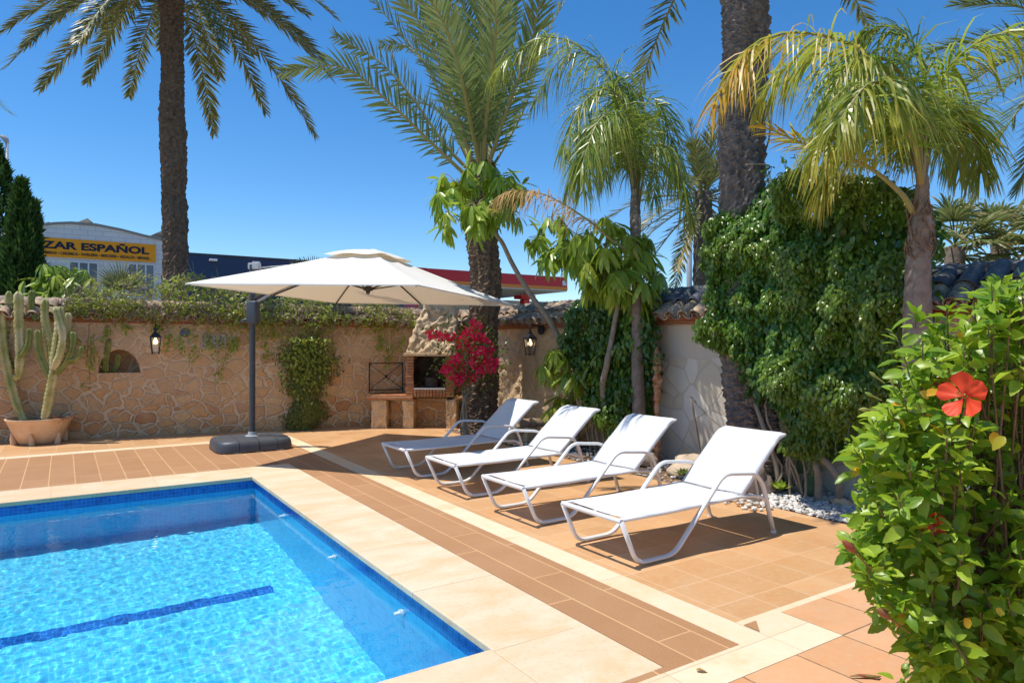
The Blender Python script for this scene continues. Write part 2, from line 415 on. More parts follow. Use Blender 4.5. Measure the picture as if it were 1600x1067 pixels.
    M['bulb'] = b.done(b.n('ShaderNodeEmission', {'Color': (1, .72, .38, 1), 'Strength': 2.5}).outputs[0])
    b = NB('lantern_glass')
    gl = b.n('ShaderNodeBsdfGlossy', {'Color': (.9, .9, .9, 1), 'Roughness': .05}).outputs[0]
    tp = b.n('ShaderNodeBsdfTransparent', {'Color': (.93, .93, .9, 1)}).outputs[0]
    M['glass'] = b.done(b.n('ShaderNodeMixShader', {0: .12, 1: tp, 2: gl}).outputs[0])
    M['jet'] = simple('white_plastic', (.8, .8, .8), .4, .5)
    # vegetation
    M['trunk_dark'] = simple('dark_palm_bark', (.085, .06, .045), .95, .1, (.25, .18, .125), 16, 1.0, 30, lo=.3, hi=.75)
    M['trunk_grey'] = simple('grey_palm_bark', (.11, .09, .08), .95, .1, (.29, .235, .20), 13, 1.0, 28, lo=.3, hi=.75)
    M['trunk_pale'] = simple('pale_palm_bark', (.17, .125, .10), .9, .15, (.34, .27, .22), 9, .9, 24, lo=.3, hi=.7)
    M['fibre'] = simple('palm_fibre', (.16, .095, .055), .95, .1, (.30, .20, .13), 18, 1.0, 40)
    M['bark'] = simple('smooth_grey_bark', (.25, .20, .15), .8, .2, (.36, .30, .23), 12, .4, 40)
    M['twig'] = simple('dry_twig', (.20, .145, .11), .9, .1, (.34, .27, .22), 9)
    M['date_leaf'] = leafmat('date_palm_leaf', (.085, .15, .042), (.175, .245, .08), (.42, .30, .08), .42, .45, .2)
    M['date_dusky'] = leafmat('dusky_date_leaf', (.085, .12, .042), (.175, .20, .075), (.42, .27, .06), .42, .45, .2)
    M['rachis'] = simple('palm_midrib', (.24, .24, .08), .5, .4, (.32, .26, .10), 6)
    M['queen_leaf'] = leafmat('queen_palm_leaf', (.10, .19, .018), (.25, .33, .05), (.55, .33, .04), .36, .5, .32)
    M['queen_gold'] = leafmat('golden_palm_leaf', (.15, .275, .022), (.31, .42, .055), (.62, .30, .03), .4, .5, .35)
    M['dead_leaf'] = leafmat('dry_palm_leaf', (.34, .23, .09), (.48, .34, .15), (.50, .30, .10), .7, .2, .2)
    M['fan_leaf'] = leafmat('fan_palm_leaf', (.10, .15, .03), (.20, .24, .07), (.42, .30, .14), .42, .45, .25)
    M['fig_leaf'] = leafmat('climbing_fig_leaf', (.038, .115, .012), (.16, .28, .025), (.20, .20, .03), .3, .5, .22)
    M['fig_dark'] = leafmat('deep_green_leaf', (.03, .09, .014), (.10, .20, .03), (.12, .15, .03), .3, .5, .2)
    M['schef_leaf'] = leafmat('umbrella_tree_leaf', (.15, .275, .02), (.33, .43, .05), (.42, .36, .03), .34, .5, .3)
    M['hib_leaf'] = leafmat('hibiscus_leaf', (.09, .23, .010), (.38, .52, .04), (.75, .36, .02), .36, .45, .36, tcol=(.40, .62, .03))
    M['hib_stem'] = simple('hibiscus_stem', (.16, .10, .07), .8, .2, (.24, .17, .11), 20)
    M['bud'] = simple('green_bud', (.22, .32, .05), .5, .4, (.30, .30, .07), 20)
    M['bud_red'] = simple('crimson_bud', (.32, .05, .03), .5, .4, (.20, .16, .04), 14)
    b = NB('scarlet_petal')
    sh = b.bsdf(b.mix(b.ramp(b.n('ShaderNodeAttribute', attribute_name='age').outputs['Fac'], [(.0, (1, 1, 1)), (.35, (0, 0, 0))]), (.85, .085, .03), (.42, .008, .010)), .5, .3)
    tr = b.n('ShaderNodeBsdfTranslucent', {'Color': (.9, .10, .03, 1)}).outputs[0]
    M['petal'] = b.done(b.n('ShaderNodeMixShader', {0: .3, 1: sh, 2: tr}).outputs[0])
    M['pistil'] = simple('pistil', (.75, .12, .04), .5, .3, (.8, .5, .1), 60)
    M['ivy_leaf'] = leafmat('creeper_leaf', (.15, .22, .022), (.40, .45, .08), (.36, .26, .08), .4, .4, .3)
    M['ivy_green'] = leafmat('small_creeper_leaf', (.07, .11, .02), (.19, .23, .045), (.3, .2, .06), .45, .4, .25)
    M['bougain'] = leafmat('bougainvillea_bract', (.85, .012, .13), (1.0, .09, .30), (.95, .06, .08), .6, .25, .35, tcol=(.9, .03, .10))
    M['thuja'] = leafmat('conifer_spray', (.016, .055, .014), (.08, .16, .03), None, .5, .3, .15)
    b = NB('cactus_skin')
    c = b.ramp(b.noise(3.5, 5), [(.35, (.32, .31, .09)), (.55, (.54, .47, .20)), (.72, (.66, .57, .36))])
    M['cactus'] = b.done(b.bsdf(c, .6, .3, b.bump(b.noise(30, 4), .3, .01)))
    M['cactus_green'] = simple('green_cactus_skin', (.14, .18, .04), .6, .3, (.28, .27, .08), 7)
    M['pad'] = simple('prickly_pear_skin', (.06, .12, .06), .6, .3, (.10, .17, .09), 9)
    # buildings
    M['white_block'] = bricky('white_block_wall', .8, .3, (0, 0), .02, (.78, .77, .77), (.73, .73, .74), (.58, .58, .60), swap='xz', offset=.5, cloud=(.9, .9, .9), rough=.9, spec=.1, cscale=.4)
    M['grey_cap'] = simple('grey_flashing', (.30, .29, .27), .8, .2)
    M['skylight'] = simple('speckled_skylight', (.34, .30, .22), .8, .2, (.16, .14, .11), 3, lo=.45, hi=.55)
    M['orange_sign'] = simple('orange_sign', (.95, .36, .012), .6, .3)
    M['navy_letter'] = simple('navy_letter', (.015, .022, .05), .6, .3)
    M['win_frame'] = simple('white_window_frame', (.7, .72, .74), .5, .4)
    M['win_glass'] = simple('grey_window_glass', (.14, .16, .19), .12, .6)
    M['navy'] = bricky('navy_cladding', 6.0, 2.6, (0, .3), .03, (.016, .050, .115), (.018, .054, .122), (.010, .034, .08), swap='xz', rough=.5, spec=.4, bump=.05)
    M['red_band'] = simple('red_fascia', (.66, .008, .016), .4, .5)
    M['orange_band'] = simple('orange_fascia', (.80, .24, .02), .4, .5)
    M['soffit'] = simple('pale_soffit', (.62, .60, .58), .6, .3, (.54, .52, .50), 1)
    M['pink'] = simple('pink_panel', (.45, .05, .16), .5, .4)
    M['teal'] = simple('teal_panel', (.03, .10, .13), .5, .4)
    M['lamp_grey'] = simple('galvanised_steel', (.30, .32, .35), .45, .5)
materials()

# ------------------------------------------------------------------ camera, sky, sun
scene.view_settings.view_transform = 'Standard'
scene.view_settings.look = 'None'
scene.view_settings.gamma = 1
scene.view_settings.exposure = 0.36
cam = bpy.data.cameras.new('camera'); cam.lens = 24.0; cam.sensor_width = 36; cam.clip_end = 2000; cam.clip_start = .05
co = bpy.data.objects.new('camera', cam); COL.objects.link(co)
co.location = (0, 0, H); co.rotation_euler = (R(90), 0, -math.atan2(SA, CA))
scene.camera = co
SUN = Vector((-.33, .16, 1)).normalized()
wd = bpy.data.worlds.new('World'); scene.world = wd; wd.use_nodes = True
nt = wd.node_tree; bg = nt.nodes['Background']
sky = nt.nodes.new('ShaderNodeTexSky'); sky.sky_type = 'NISHITA'; sky.sun_disc = False
sky.sun_elevation = math.asin(SUN.z); sky.sun_rotation = math.atan2(SUN.x, SUN.y)
sky.air_density = .9; sky.dust_density = .0; sky.ozone_density = 4.0; sky.altitude = 50
hs = nt.nodes.new('ShaderNodeHueSaturation'); hs.inputs['Saturation'].default_value = 1.28; hs.inputs['Value'].default_value = 1.0
nt.links.new(sky.outputs[0], hs.inputs['Color']); nt.links.new(hs.outputs[0], bg.inputs['Color'])
bg.inputs['Strength'].default_value = .135
sl = bpy.data.lights.new('sun', 'SUN'); sl.energy = 4.0; sl.angle = R(.5); sl.color = (1, .955, .87)
so = bpy.data.objects.new('sun', sl); COL.objects.link(so)
so.rotation_euler = SUN.to_track_quat('Z', 'Y').to_euler(); so.location = SUN * 40
sl.cycles.is_caustics_light = True

# ------------------------------------------------------------------ ground, paving, pool
def struct(o): o['kind'] = 'structure'; return o
def rects(name, mat, rs, z=0.0, t=.06):
    m = MB()
    for u0, u1, v0, v1 in rs:
        m.hexa([(u0, v0, z - t), (u1, v0, z - t), (u1, v1, z - t), (u0, v1, z - t)], [(u0, v0, z), (u1, v0, z), (u1, v1, z), (u0, v1, z)])
    return struct(m.build(name, mat, bevel=.007 if name == 'pool_coping' else 0))
PU, PV0, PV1, PL = 1.95, 3.10, 8.74, -7.0     # pool edges
m = MB()
for u0, u1, v0, v1 in ((-400, 400, 16, 700), (-400, 400, -300, -8), (-400, -8.5, -8, 16), (8.5, 400, -8, 16), (-8.5, -7.7, -8, 16), (6.9, 8.5, -8, 16), (-7.7, 6.9, 12, 16), (-7.7, 6.9, -8, 2.3)):
    m.quad((u0, v0, -.05), (u1, v0, -.05), (u1, v1, -.05), (u0, v1, -.05))
struct(m.build('ground', MT['ground']))
rects('pool_coping', MT['coping'], [(PU - .03, 2.545, 2.475, 9.40)], 0, .045)
rects('pool_coping', MT['coping_far'], [(PL, PU - .03, PV1 - .03, 9.40), (PL, PU - .03, 2.475, PV0 + .03)], 0, .045)
rects('decking', MT['decking'], [(2.545, 3.08, 2.43, 9.40), (-7.5, 3.08, 9.40, 11.93), (-7.5, 2.545, 2.43, 2.475)])
rects('paving_border', MT['travertine'], [(3.08, 3.30, 2.43, 11.93), (-7.5, 3.30, 11.93, 12.15), (-7.5, 3.66, 2.19, 2.43), (3.30, 3.66, 2.43, 2.585), (3.30, 3.40, 2.585, 2.635), (3.40, 5.9, 2.585, 2.635)])
rects('terrace', MT['terrace'], [(3.30, 5.9, 2.635, 11.3), (3.30, 7.2, 11.3, 13.2), (-7.5, 3.30, 12.15, 15.6)])
rects('pathway', MT['bigtile'], [(3.66, 7.0, -7, 2.585), (-7.5, 3.66, -7, 2.19)])
rects('planting_bed', MT['soil'], [(5.9, 7.0, 2.585, 11.3)], -.012)
struct(MB().add([(3.305, 2.47, .004), (3.42, 2.582, .004), (3.305, 2.582, .004)], [(0, 1, 2)]).build('paving_inlay', MT['decking']))
ZF = -1.62
m = MB()
x0, x1, y0, y1 = PL, PU, PV0, PV1
m.quad((x0, y0, ZF), (x1, y0, ZF), (x1, y1, ZF), (x0, y1, ZF))
pf = struct(m.build('pool_floor', MT['mosaic']))
m = MB()
for a, b_ in (((x1, y0), (x1, y1)), ((x1, y1), (x0, y1)), ((x0, y1), (x0, y0)), ((x0, y0), (x1, y0))):
    m.quad((*a, ZF), (*b_, ZF), (*b_, -.22), (*a, -.22))
pw = struct(m.build('pool_wall', MT['mosaic_wall']))
m = MB()
for a, b_ in (((x1, y0), (x1, y1)), ((x1, y1), (x0, y1)), ((x0, y1), (x0, y0)), ((x0, y0), (x1, y0))):
    m.quad((*a, -.22), (*b_, -.22), (*b_, -.045), (*a, -.045))
wb = struct(m.build('waterline_band', MT['mosaic_dark']))
m = MB()
for v in (4.6, 6.42): m.quad((PL + .3, v, ZF + .004), (1.62, v, ZF + .004), (1.62, v + .18, ZF + .004), (PL + .3, v + .18, ZF + .004))
ps = struct(m.build('pool_floor_stripe', MT['mosaic_dark']))
# water surface: a rippled sheet
ZW = -.125
nx_, ny_ = 660, 420
gx, gy = np.meshgrid(np.linspace(PL, PU, nx_), np.linspace(PV0, PV1, ny_))
hz = np.zeros_like(gx)
for i in range(46):
    lam = rng.uniform(.045, .19); an = rng.uniform(0, 6.28); kx, ky = math.cos(an) * 6.283 / lam, math.sin(an) * 6.283 / lam
    hz += lam * .00068 * np.sin(kx * gx + ky * gy + rng.uniform(0, 6.28))
vv = np.stack([gx, gy, ZW + hz * .55], -1).reshape(-1, 3)
ii = (np.arange(ny_ - 1)[:, None] * nx_ + np.arange(nx_ - 1)[None]).ravel()
wq = np.stack([ii, ii + 1, ii + nx_ + 1, ii + nx_], 1)
water = struct(mesh_np('water', vv, wq, MT['water']))
water.cycles.is_caustics_caster = True
RECV = [pf, pw, wb, ps]
for o in RECV: o.cycles.is_caustics_receiver = True
# pool fittings
jets = [RU(517, 865, PU), RU(623, 950, PU), RU(447, 805, PU)]
def jet(loc, nrm, label):
    t = thing('pool_jet', loc, label, 'pool jet', 'white water jets set in the pool walls')
    n = Vector(nrm); l = Vector(loc)
    m = MB(); m.tube([l, l + n * .012, l + n * .02], [.045, .045, .03], 16); m.build('flange', MT['jet'], t, auto=40).cycles.is_caustics_receiver = True
    m = MB(); m.tube([l + n * .02, l + n * .045, l + n * .06], [.026, .022, .014], 12); m.build('nozzle', MT['jet'], t, auto=40).cycles.is_caustics_receiver = True
for v, lab in ((4.35, 'white pool jet nearest the near corner of the pool, under the sandstone edge'), (5.75, 'white pool jet in the middle of the lit long pool wall'), (7.35, 'white pool jet in the long pool wall nearest its far corner')):
    jet((PU - .001, v, -.36), (-1, 0, 0), lab)
jet((.75, PV1 - .001, -.50), (0, -1, 0), 'white pool jet alone in the shaded far pool wall')

# ------------------------------------------------------------------ garden walls
def roof_cover(mb, p, dirv, side, nrm, L, r0, r1, n=7, th=.014):
    """one curved cover tile: starts at p (upper end), runs along dirv"""
    vs = []; fs = []
    for k in range(2):
        for j, (q, rr) in enumerate(((0, r0), (L, r1))):
            for i in range(n):
                a = math.pi * i / (n - 1)
                rad = rr - th * k
                vs.append(p + dirv * q + side * (math.cos(a) * rad) + nrm * (math.sin(a) * rad))
    o = 0
    for i in range(n - 1): fs.append((i, i + 1, n + i + 1, n + i))
    for i in range(n - 1): fs.append((2 * n + i + 1, 2 * n + i, 3 * n + i, 3 * n + i + 1))
    for i in range(n - 1): fs.append((n + i, n + i + 1, 3 * n + i + 1, 3 * n + i))
    for i in range(n - 1): fs.append((i + 1, i, 2 * n + i, 2 * n + i + 1))
    mb.add(vs, fs)
def tiled_top(parent, a, b, inn, ze, zr, w, mat, mat_low=None, step=.215, fall=0.0):
    """a,b: eave line ends (xy), inn: unit xy vector from eave to ridge; both slopes and the ridge"""
    a = Vector((*a, 0)); b = Vector((*b, 0)); al = (b - a); n = int(al.length / step); al.normalize()
    inn = Vector((*inn, 0)).normalized()
    m = MB(); low = MB()
    for s_, e0 in ((1, 0), (-1, 2 * w)):
        down = (-inn * s_ * w + Vector((0, 0, ze - zr))).normalized()
        nr = al.cross(down).normalized()
        if nr.z < 0: nr = -nr
        full = math.hypot(w, zr - ze)
        for i in range(n + 1):
            for c in range(2):
                q = a + al * (i * step + random.uniform(-.01, .01)) + inn * (w) + Vector((0, 0, zr - fall * i / n))
                st = down * (full * (.5 * c) - .02) + nr * (.028 * (1 - c) + .01 + random.uniform(-.006, .006))
                roof_cover(low if (c == 1 and s_ == 1) else m, q + st, (down + al * random.uniform(-.03, .03)).normalized(), al, nr, full * .5 + .07, .083, .098)
                # channel tile between two covers
                roof_cover(low if (c == 1 and s_ == 1) else m, q + al * step * .5 + down * (full * .5 * c) + nr * (.085 - .02 * c), down, al, -nr, full * .5 + .06, .095, .085)
    # ridge
    L = .38; k = 0.0; tot = (b - a).length
    while k < tot:
        p = a + al * k + inn * w + Vector((0, 0, zr - fall * k / tot - .01 + random.uniform(-.008, .008)))
        roof_cover(m, p, al, inn, Vector((0, 0, 1)), L + .06, .10, .115); k += L
    o1 = m.build('roof_tiles', mat, parent, smooth=False, auto=50)
    o2 = low.build('eave_tiles', mat_low or mat, parent, auto=50)
    return o1, o2

# back wall (in the shade), from the left frame edge to the corner
WA, WB = Vector((-6.5, 15.14, 0)), Vector((7.25, 12.295, 0))
wal = (WB - WA).normalized(); win = Vector((-wal.y, wal.x, 0))     # win points away from the camera
def WL(px, py, off=0.0):
    """point seen at px,py on the face of the back wall"""
    a, b = RAY(px)
    # (a d - WA.x)*win.x + (b d - WA.y)*win.y = -off
    d = (WA.dot(win) - off) / (a * win.x + b * win.y)
    return Vector((a * d, b * d, H - (py - CY) / F * d))
t = thing('garden_wall', WA, 'warm rubble stone wall in shade behind the parasol, topped by creeper', 'wall')
m = MB()
zt0, zt1 = 2.06, 1.90
f0, f1, b0, b1 = WA, WB, WA + win * .5, WB + win * .5
m.hexa([(*f0.xy, -.1), (*f1.xy, -.1), (*b1.xy, -.1), (*b0.xy, -.1)], [(*f0.xy, zt0), (*f1.xy, zt1), (*b1.xy, zt1), (*b0.xy, zt0)])
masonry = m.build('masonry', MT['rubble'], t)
# half-moon niche cut into it
nl, nr_ = WL(153, 582.5), WL(219, 582.5); nt_ = WL(186, 546)
c = (nl + nr_) / 2; hw = (nr_ - nl).length / 2; hh = nt_.z - c.z
prof = [(-hw, 0)] + [(-hw * math.cos(math.pi * i / 16), hh * math.sin(math.pi * i / 16)) for i in range(1, 16)] + [(hw, 0)]
m = MB(); n = len(prof)
vs = [c + wal * x + Vector((0, 0, z)) - win * .1 for x, z in prof] + [c + wal * x + Vector((0, 0, z)) + win * .44 for x, z in prof]
m.add(vs, [tuple(range(n))[::-1], tuple(range(n, 2 * n))] + [(i, (i + 1) % n, n + (i + 1) % n, n + i) for i in range(n)])
cut = m.build('cutter', MT['rubble'])
bmx = bmesh.new(); bmx.from_mesh(cut.data); bmesh.ops.recalc_face_normals(bmx, faces=bmx.faces); bmx.to_mesh(cut.data); bmx.free()
bmx = bmesh.new(); bmx.from_mesh(masonry.data); bmesh.ops.recalc_face_normals(bmx, faces=bmx.faces); bmx.to_mesh(masonry.data); bmx.free()
md = masonry.modifiers.new('niche', 'BOOLEAN'); md.object = cut; md.operation = 'DIFFERENCE'; md.solver = 'EXACT'
bpy.context.view_layer.update()
ev = masonry.evaluated_get(bpy.context.evaluated_depsgraph_get())
me2 = bpy.data.meshes.new_from_object(ev); masonry.modifiers.clear(); masonry.data = me2
bpy.data.objects.remove(cut, do_unlink=True)
m = MB()
for (za, zb, pr) in ((-.005, .05, .03), (.05, .10, .06)):
    fo, bo = -win * pr, win * (.5 + pr)
    p0, p1, p2, p3 = f0 + fo, f1 + fo, f1 + bo, f0 + bo
    m.hexa([(*p0.xy, zt0 + za), (*p1.xy, zt1 + za), (*p2.xy, zt1 + za), (*p3.xy, zt0 + za)], [(*p0.xy, zt0 + zb), (*p1.xy, zt1 + zb), (*p2.xy, zt1 + zb), (*p3.xy, zt0 + zb)])
m.build('brick_trim', MT['trimx'], t)
tiled_top(t, (f0 - win * .12).xy, (f1 - win * .12).xy, win.xy, 2.15, 2.37, .37, MT['rooftile'], fall=.16)

# right wall: far half of rubble, near half of flagstone
def grid_wall(name, mat, parent, u, v0, v1, z0, z1, step, disp):
    nv, nz = int((v1 - v0) / step), int((z1 - z0) / step)
    V, Z = np.meshgrid(np.linspace(v0, v1, nv + 1), np.linspace(z0, z1, nz + 1))
    pts = np.stack([np.full(V.size, u), V.ravel(), Z.ravel()], 1)
    pts[:, 0] -= disp(pts)
    i = (np.arange(nz)[:, None] * (nv + 1) + np.arange(nv)[None]).ravel()
    return mesh_np(name, pts, np.stack([i + 1, i, i + nv + 1, i + nv + 2], 1), mat, parent)
def stone_bulge(p):
    sd = np.random.default_rng(3); S = np.stack([sd.uniform(6, 13, 420), sd.uniform(-.2, 2.2, 420)], 1)
    q = p[:, 1:] + .05 * np.stack([fbm(p, 2.2, 3), fbm(p, 2.2, 3, 2)], 1)
    d = np.sqrt(((q[:, None] - S[None]) ** 2).sum(-1)); d.sort(1)
    e = np.clip((d[:, 1] - d[:, 0]) / .10, 0, 1)
    return .04 * e * e * (3 - 2 * e) * (.5 + .5 * np.clip(fbm(p, 1.1, 2) + .3, 0, 1)) + .018 * fbm(p, 3, 2) + .014 * fbm(p, 7, 4) + .02
UW = 6.98
t = thing('garden_wall', (UW, 9.6, 0), 'pale lumpy stone wall with tiled top to the right of the palm', 'wall')
grid_wall('masonry', MT['rubble_pale'], t, UW, 6.95, 12.32, -.05, 1.88, .032, stone_bulge)
m = MB(); m.box((UW + .24, 9.62, .92), (.4, 5.35, 1.92)); m.build('wall_core', MT['render'], t)
m = MB(); m.box((UW + .21, 9.62, 1.905), (.60, 5.35, .05)); m.box((UW + .21, 9.62, 1.955), (.68, 5.35, .05)); m.build('brick_trim', MT['trim'], t)
tiled_top(t, (UW - .22, 7.0), (UW - .22, 12.1), (1, 0), 1.985, 2.25, .45, MT['rooftile'])
t = thing('garden_wall', (UW, 3, 0), 'cream flagstone wall with plain plaster upper band beside the climbing fig', 'wall')
m = MB(); m.box((UW + .22, 2.95, .91), (.44, 8.0, 1.94)); m.build('masonry', MT['flag'], t)
m = MB(); m.box((UW + .21, 2.95, 1.905), (.60, 8.0, .05)); m.box((UW + .21, 2.95, 1.955), (.68, 8.0, .05)); m.build('brick_trim', MT['trim'], t)
tiled_top(t, (UW - .22, -.9), (UW - .22, 6.9), (1, 0), 1.985, 2.30, .45, MT['darktile'], MT['rooftile'])

# ------------------------------------------------------------------ sun loungers (x = foot to head, y across, z up)
def make_lounger(loc, label):
    t = thing('sun_lounger', (0, 0, 0), label, 'sun lounger', 'white sun loungers in a row on the terrace')
    hw = .345
    for sy in (1, -1):
        y = sy * hw
        pts = fillet([(0, y, .345), (.15, y, .021), (.54, y, .021), (1.115, y, .572), (1.52, y, .535), (1.62, y, .44), (1.77, y, .0)], .09, 6)
        m = MB(); m.tube(pts, .022, 10, flat=.75); fr = m.build('side_frame', MT['white_metal'], t, smooth=True)
        m = MB()
        m.lathe((1.77, y, -.002), [(.024, 0), (.024, .02)], 10); m.build('foot_cap', MT['white_metal'], fr)
        pts = fillet([(-.005, y * .955, .352), (.5, y * .955, .345), (1.0, y * .955, .352), (1.36, y * .955, .357), (1.60, y * .955, .335), (1.685, y, .27)], .1, 5)
        m = MB(); m.tube(pts, .015, 8); m.build('seat_rail', MT['white_metal'], t, smooth=True)
    m = MB(); m.tube([(0, -hw, .348), (0, hw, .348)], .019, 10); m.box((.03, 0, .349), (.055, .028, .012)); m.build('foot_bar', MT['white_metal'], t, smooth=False, auto=40)
    m = MB(); m.tube(fillet([(1.60, -hw * .93, .33), (1.74, -hw * .75, .255), (1.74, hw * .75, .255), (1.60, hw * .93, .33)], .12, 5), .012, 8); m.build('rear_bar', MT['white_metal'], t, smooth=True)
    def sheet(name, prof, w, sag, wrap):
        n = 17; prof = crom(prof, 28); pts = []
        for i, p in enumerate(prof):
            for j in range(n):
                a = j / (n - 1) * 2 - 1
                e = min(i, len(prof) - 1 - i) / 6.0
                pts.append((p[0], a * w, p[2] + .0035 * math.sin(p[0] * 9 + a * 2.2) * math.sin(a * 3 + i * .5) - sag * (1 - a * a) * min(1, .35 + e) - (wrap * max(0, abs(a) - .93) / .07)))
        v = np.array(pts); i = (np.arange(len(prof) - 1)[:, None] * n + np.arange(n - 1)[None]).ravel()
        o = mesh_np(name, v, np.stack([i, i + 1, i + n + 1, i + n], 1), MT['sling'], t)
        sol = o.modifiers.new('thickness', 'SOLIDIFY'); sol.thickness = .004; sol.offset = 0
        return o
    sheet('seat_sling', [(.085, 0, .350), (.13, 0, .370), (.45, 0, .366), (.95, 0, .37), (1.345, 0, .374)], hw - .005, .018, .012)
    bp = [(1.355, 0, .378), (1.50, 0, .505), (1.70, 0, .68), (1.82, 0, .785), (1.88, 0, .825), (1.955, 0, .845)]
    sheet('back_sling', bp, hw - .012, .016, .012)
    m = MB()
    for sy in (1, -1):
        m.tube([(p[0] + .012, sy * (hw - .022), p[2] - .018) for p in crom(bp, 20)], .014, 8)
    m.tube([(1.955, -hw + .03, .828), (1.955, hw - .03, .828)], .014, 8)
    bf = m.build('back_frame', MT['white_metal'], t, smooth=True)
    m = MB(); m.tube(fillet([(1.62, -.24, .585), (1.735, -.22, .285), (1.735, .22, .285), (1.62, .24, .585)], .06, 5), .011, 8); m.build('back_prop', MT['white_metal'], t, smooth=True)
    t.location = loc; t.rotation_euler = (0, 0, R(.4))
    return t
def copy_tree(o, parent=None):
    c = o.copy(); COL.objects.link(c)
    if parent is not None: c.parent = parent
    for ch in list(o.children): copy_tree(ch, c)
    return c
L0 = make_lounger((3.36, 4.03, .001), 'white sun lounger nearest the hibiscus, standing in full sun')
for loc, rz, lab in (((3.39, 5.33, .001), .8, 'second white sun lounger from the hibiscus, fully sunlit between two others'),
                     ((3.41, 6.61, .001), -.6, 'white sun lounger with the parasol shadow across its foot half'),
                     ((3.40, 7.84, .001), .3, 'white sun lounger wholly in the parasol shade, nearest the barbecue')):
    c = copy_tree(L0); c.location = loc; c.rotation_euler = (0, 0, R(rz)); c['label'] = lab

# ------------------------------------------------------------------ cantilever parasol
pole = Vector((2.45, 11.10, 0))
t = thing('parasol', pole, 'big square ivory cantilever parasol with anthracite pole on a heavy plastic base', 'parasol')
hs_ = 1.70; rot = -0.925; ta, tb = -.0326, -.0202
cc = Vector((3.705, 9.48, 2.321))
lx = Vector((math.cos(rot), math.sin(rot), ta)); ly = Vector((-math.sin(rot), math.cos(rot), tb)); lz = lx.cross(ly).normalized()
def C(a, b, z): return cc + lx * (a * hs_) + ly * (b * hs_) + lz * z
def canopy(n, r0, r1, z0, z1, edge_in, ridge, wave=0, pw=.92):
    """square pyramid sheet between scale r0 (inner) and r1 (outer)"""
    vs = []; fs = []; nr = 14; m_ = 8 * n
    for i in range(nr + 1):
        s = r0 + (r1 - r0) * i / nr
        for k in range(m_):
            q = k / (m_ / 4); side = int(q); f = q - side
            e = (-1, -1, 1, 1)[side], (-1, 1, 1, -1)[side]; g = (-1, 1, 1, -1)[side], (1, 1, -1, -1)[side]
            a, b = e[0] + (g[0] - e[0]) * f, e[1] + (g[1] - e[1]) * f
            # edges pull in between the eight ribs, panels sag between ribs
            seg = abs(math.sin(2 * math.pi * f)); k2 = 1 - edge_in * seg * s / r1
            tt = (s - r0) / (r1 - r0)
            z = z0 + (z1 - z0) * tt ** pw - ridge * seg * math.sin(math.pi * min(1, tt * .9 + .1))
            if wave: z += wave * math.sin(k * 1.15) * tt ** 3
            vs.append(C(a * s * k2, b * s * k2, z))
    for i in range(nr):
        for k in range(m_):
            k2 = (k + 1) % m_
            fs.append((i * m_ + k, i * m_ + k2, (i + 1) * m_ + k2, (i + 1) * m_ + k))
    m = MB(); m.add(vs, fs); return m
cm = canopy(5, .13, 1.0, .60, .0, .012, .03)
m_ = 40; hem = []
cv = cm.v; nb = len(cv) - m_
for k in range(m_):
    cv.append(tuple(Vector(cv[nb + k]) - lz * .016))
o = nb + m_
for k in range(m_):
    k2 = (k + 1) % m_; cm.f.append((nb + k, nb + k2, o + k2, o + k))
can = cm.build('canopy', MT['canvas'], t, smooth=True)
can.data.set_sharp_from_angle(angle=R(60))
vt = canopy(4, .005, .27, .665, .545, .0, .006, .012, 2.0).build('vent', MT['canvas'], can, smooth=True)
hub = C(0, 0, .10)
m = MB(); m.tube([C(0, 0, .66), C(0, 0, .06), C(0, 0, .02)], [.03, .035, .022], 12); m.tube([C(0, 0, .12), C(0, 0, .07)], [.07, .07], 14); m.build('hub', MT['rib'], t, auto=40)
for a, b in ((-1, -1), (0, -1), (1, -1), (1, 0), (1, 1), (0, 1), (-1, 1), (-1, 0)):
    m = MB(); m.tube([C(a * .05, b * .05, .555), C(a * .5, b * .5, .27), C(a * .985, b * .985, -.012)], .013, 6)
    rb = m.build('rib', MT['rib'], t, smooth=True)
    m = MB(); m.tube([C(a * .03, b * .03, .095), C(a * .42, b * .42, .305)], .010, 6); m.build('strut', MT['rib'], rb, smooth=True)
m = MB(); m.tube([pole + Vector((0, 0, .16)), pole + Vector((0, 0, 2.84))], .044, 20); m.build('pole', MT['anthracite'], t, auto=40)
# arm from the sleeve up under the canopy to the crown
sl_ = pole + Vector((0, 0, 2.26)); crown = C(0, 0, .62); dirh = (crown - sl_); 
end = crown
sd = Vector((dirh.x, dirh.y, 0)).normalized()
m = MB(); m.tube([sl_ - sd * .04, sl_ + dirh * .5 + Vector((0, 0, .12)), end], [.036, .032, .03], 12, flat=1.25); m.build('arm', MT['rib'], t, smooth=True)
m = MB(); m.tube([pole + Vector((0, 0, 2.78)) + sd * .02, pole + sd * .35 + Vector((0, 0, 2.80)), sl_ + dirh * .62 + Vector((0, 0, .14))], .010, 8); m.build('tie_rod', MT['bracket'], t, smooth=True)
m = MB(); m.box(pole + Vector((0, 0, 2.82)) + sd * .04, (.20, .075, .10), math.atan2(sd.y, sd.x)); m.build('top_bracket', MT['bracket'], t, bevel=.012)
rzp = math.atan2(sd.y, sd.x)
m = MB(); m.box(pole + Vector((0, 0, 2.10)) + sd * .015, (.19, .125, .36), rzp); m.tube([pole + Vector((0, 0, 1.90)), pole + Vector((0, 0, 1.96))], .062, 16); sv = m.build('sleeve', MT['anth_plastic'], t, bevel=.03, seg=3, auto=40)
m = MB(); m.tube([sl_ - sd * .07 - Vector((0, 0, .05)), sl_ + sd * .16 + Vector((0, 0, .045)), sl_ + sd * .36 + Vector((0, 0, .135))], .026, 10); m.build('arm_socket', MT['bracket'], sv, smooth=True)
hd = Vector((-CA, SA, 0))
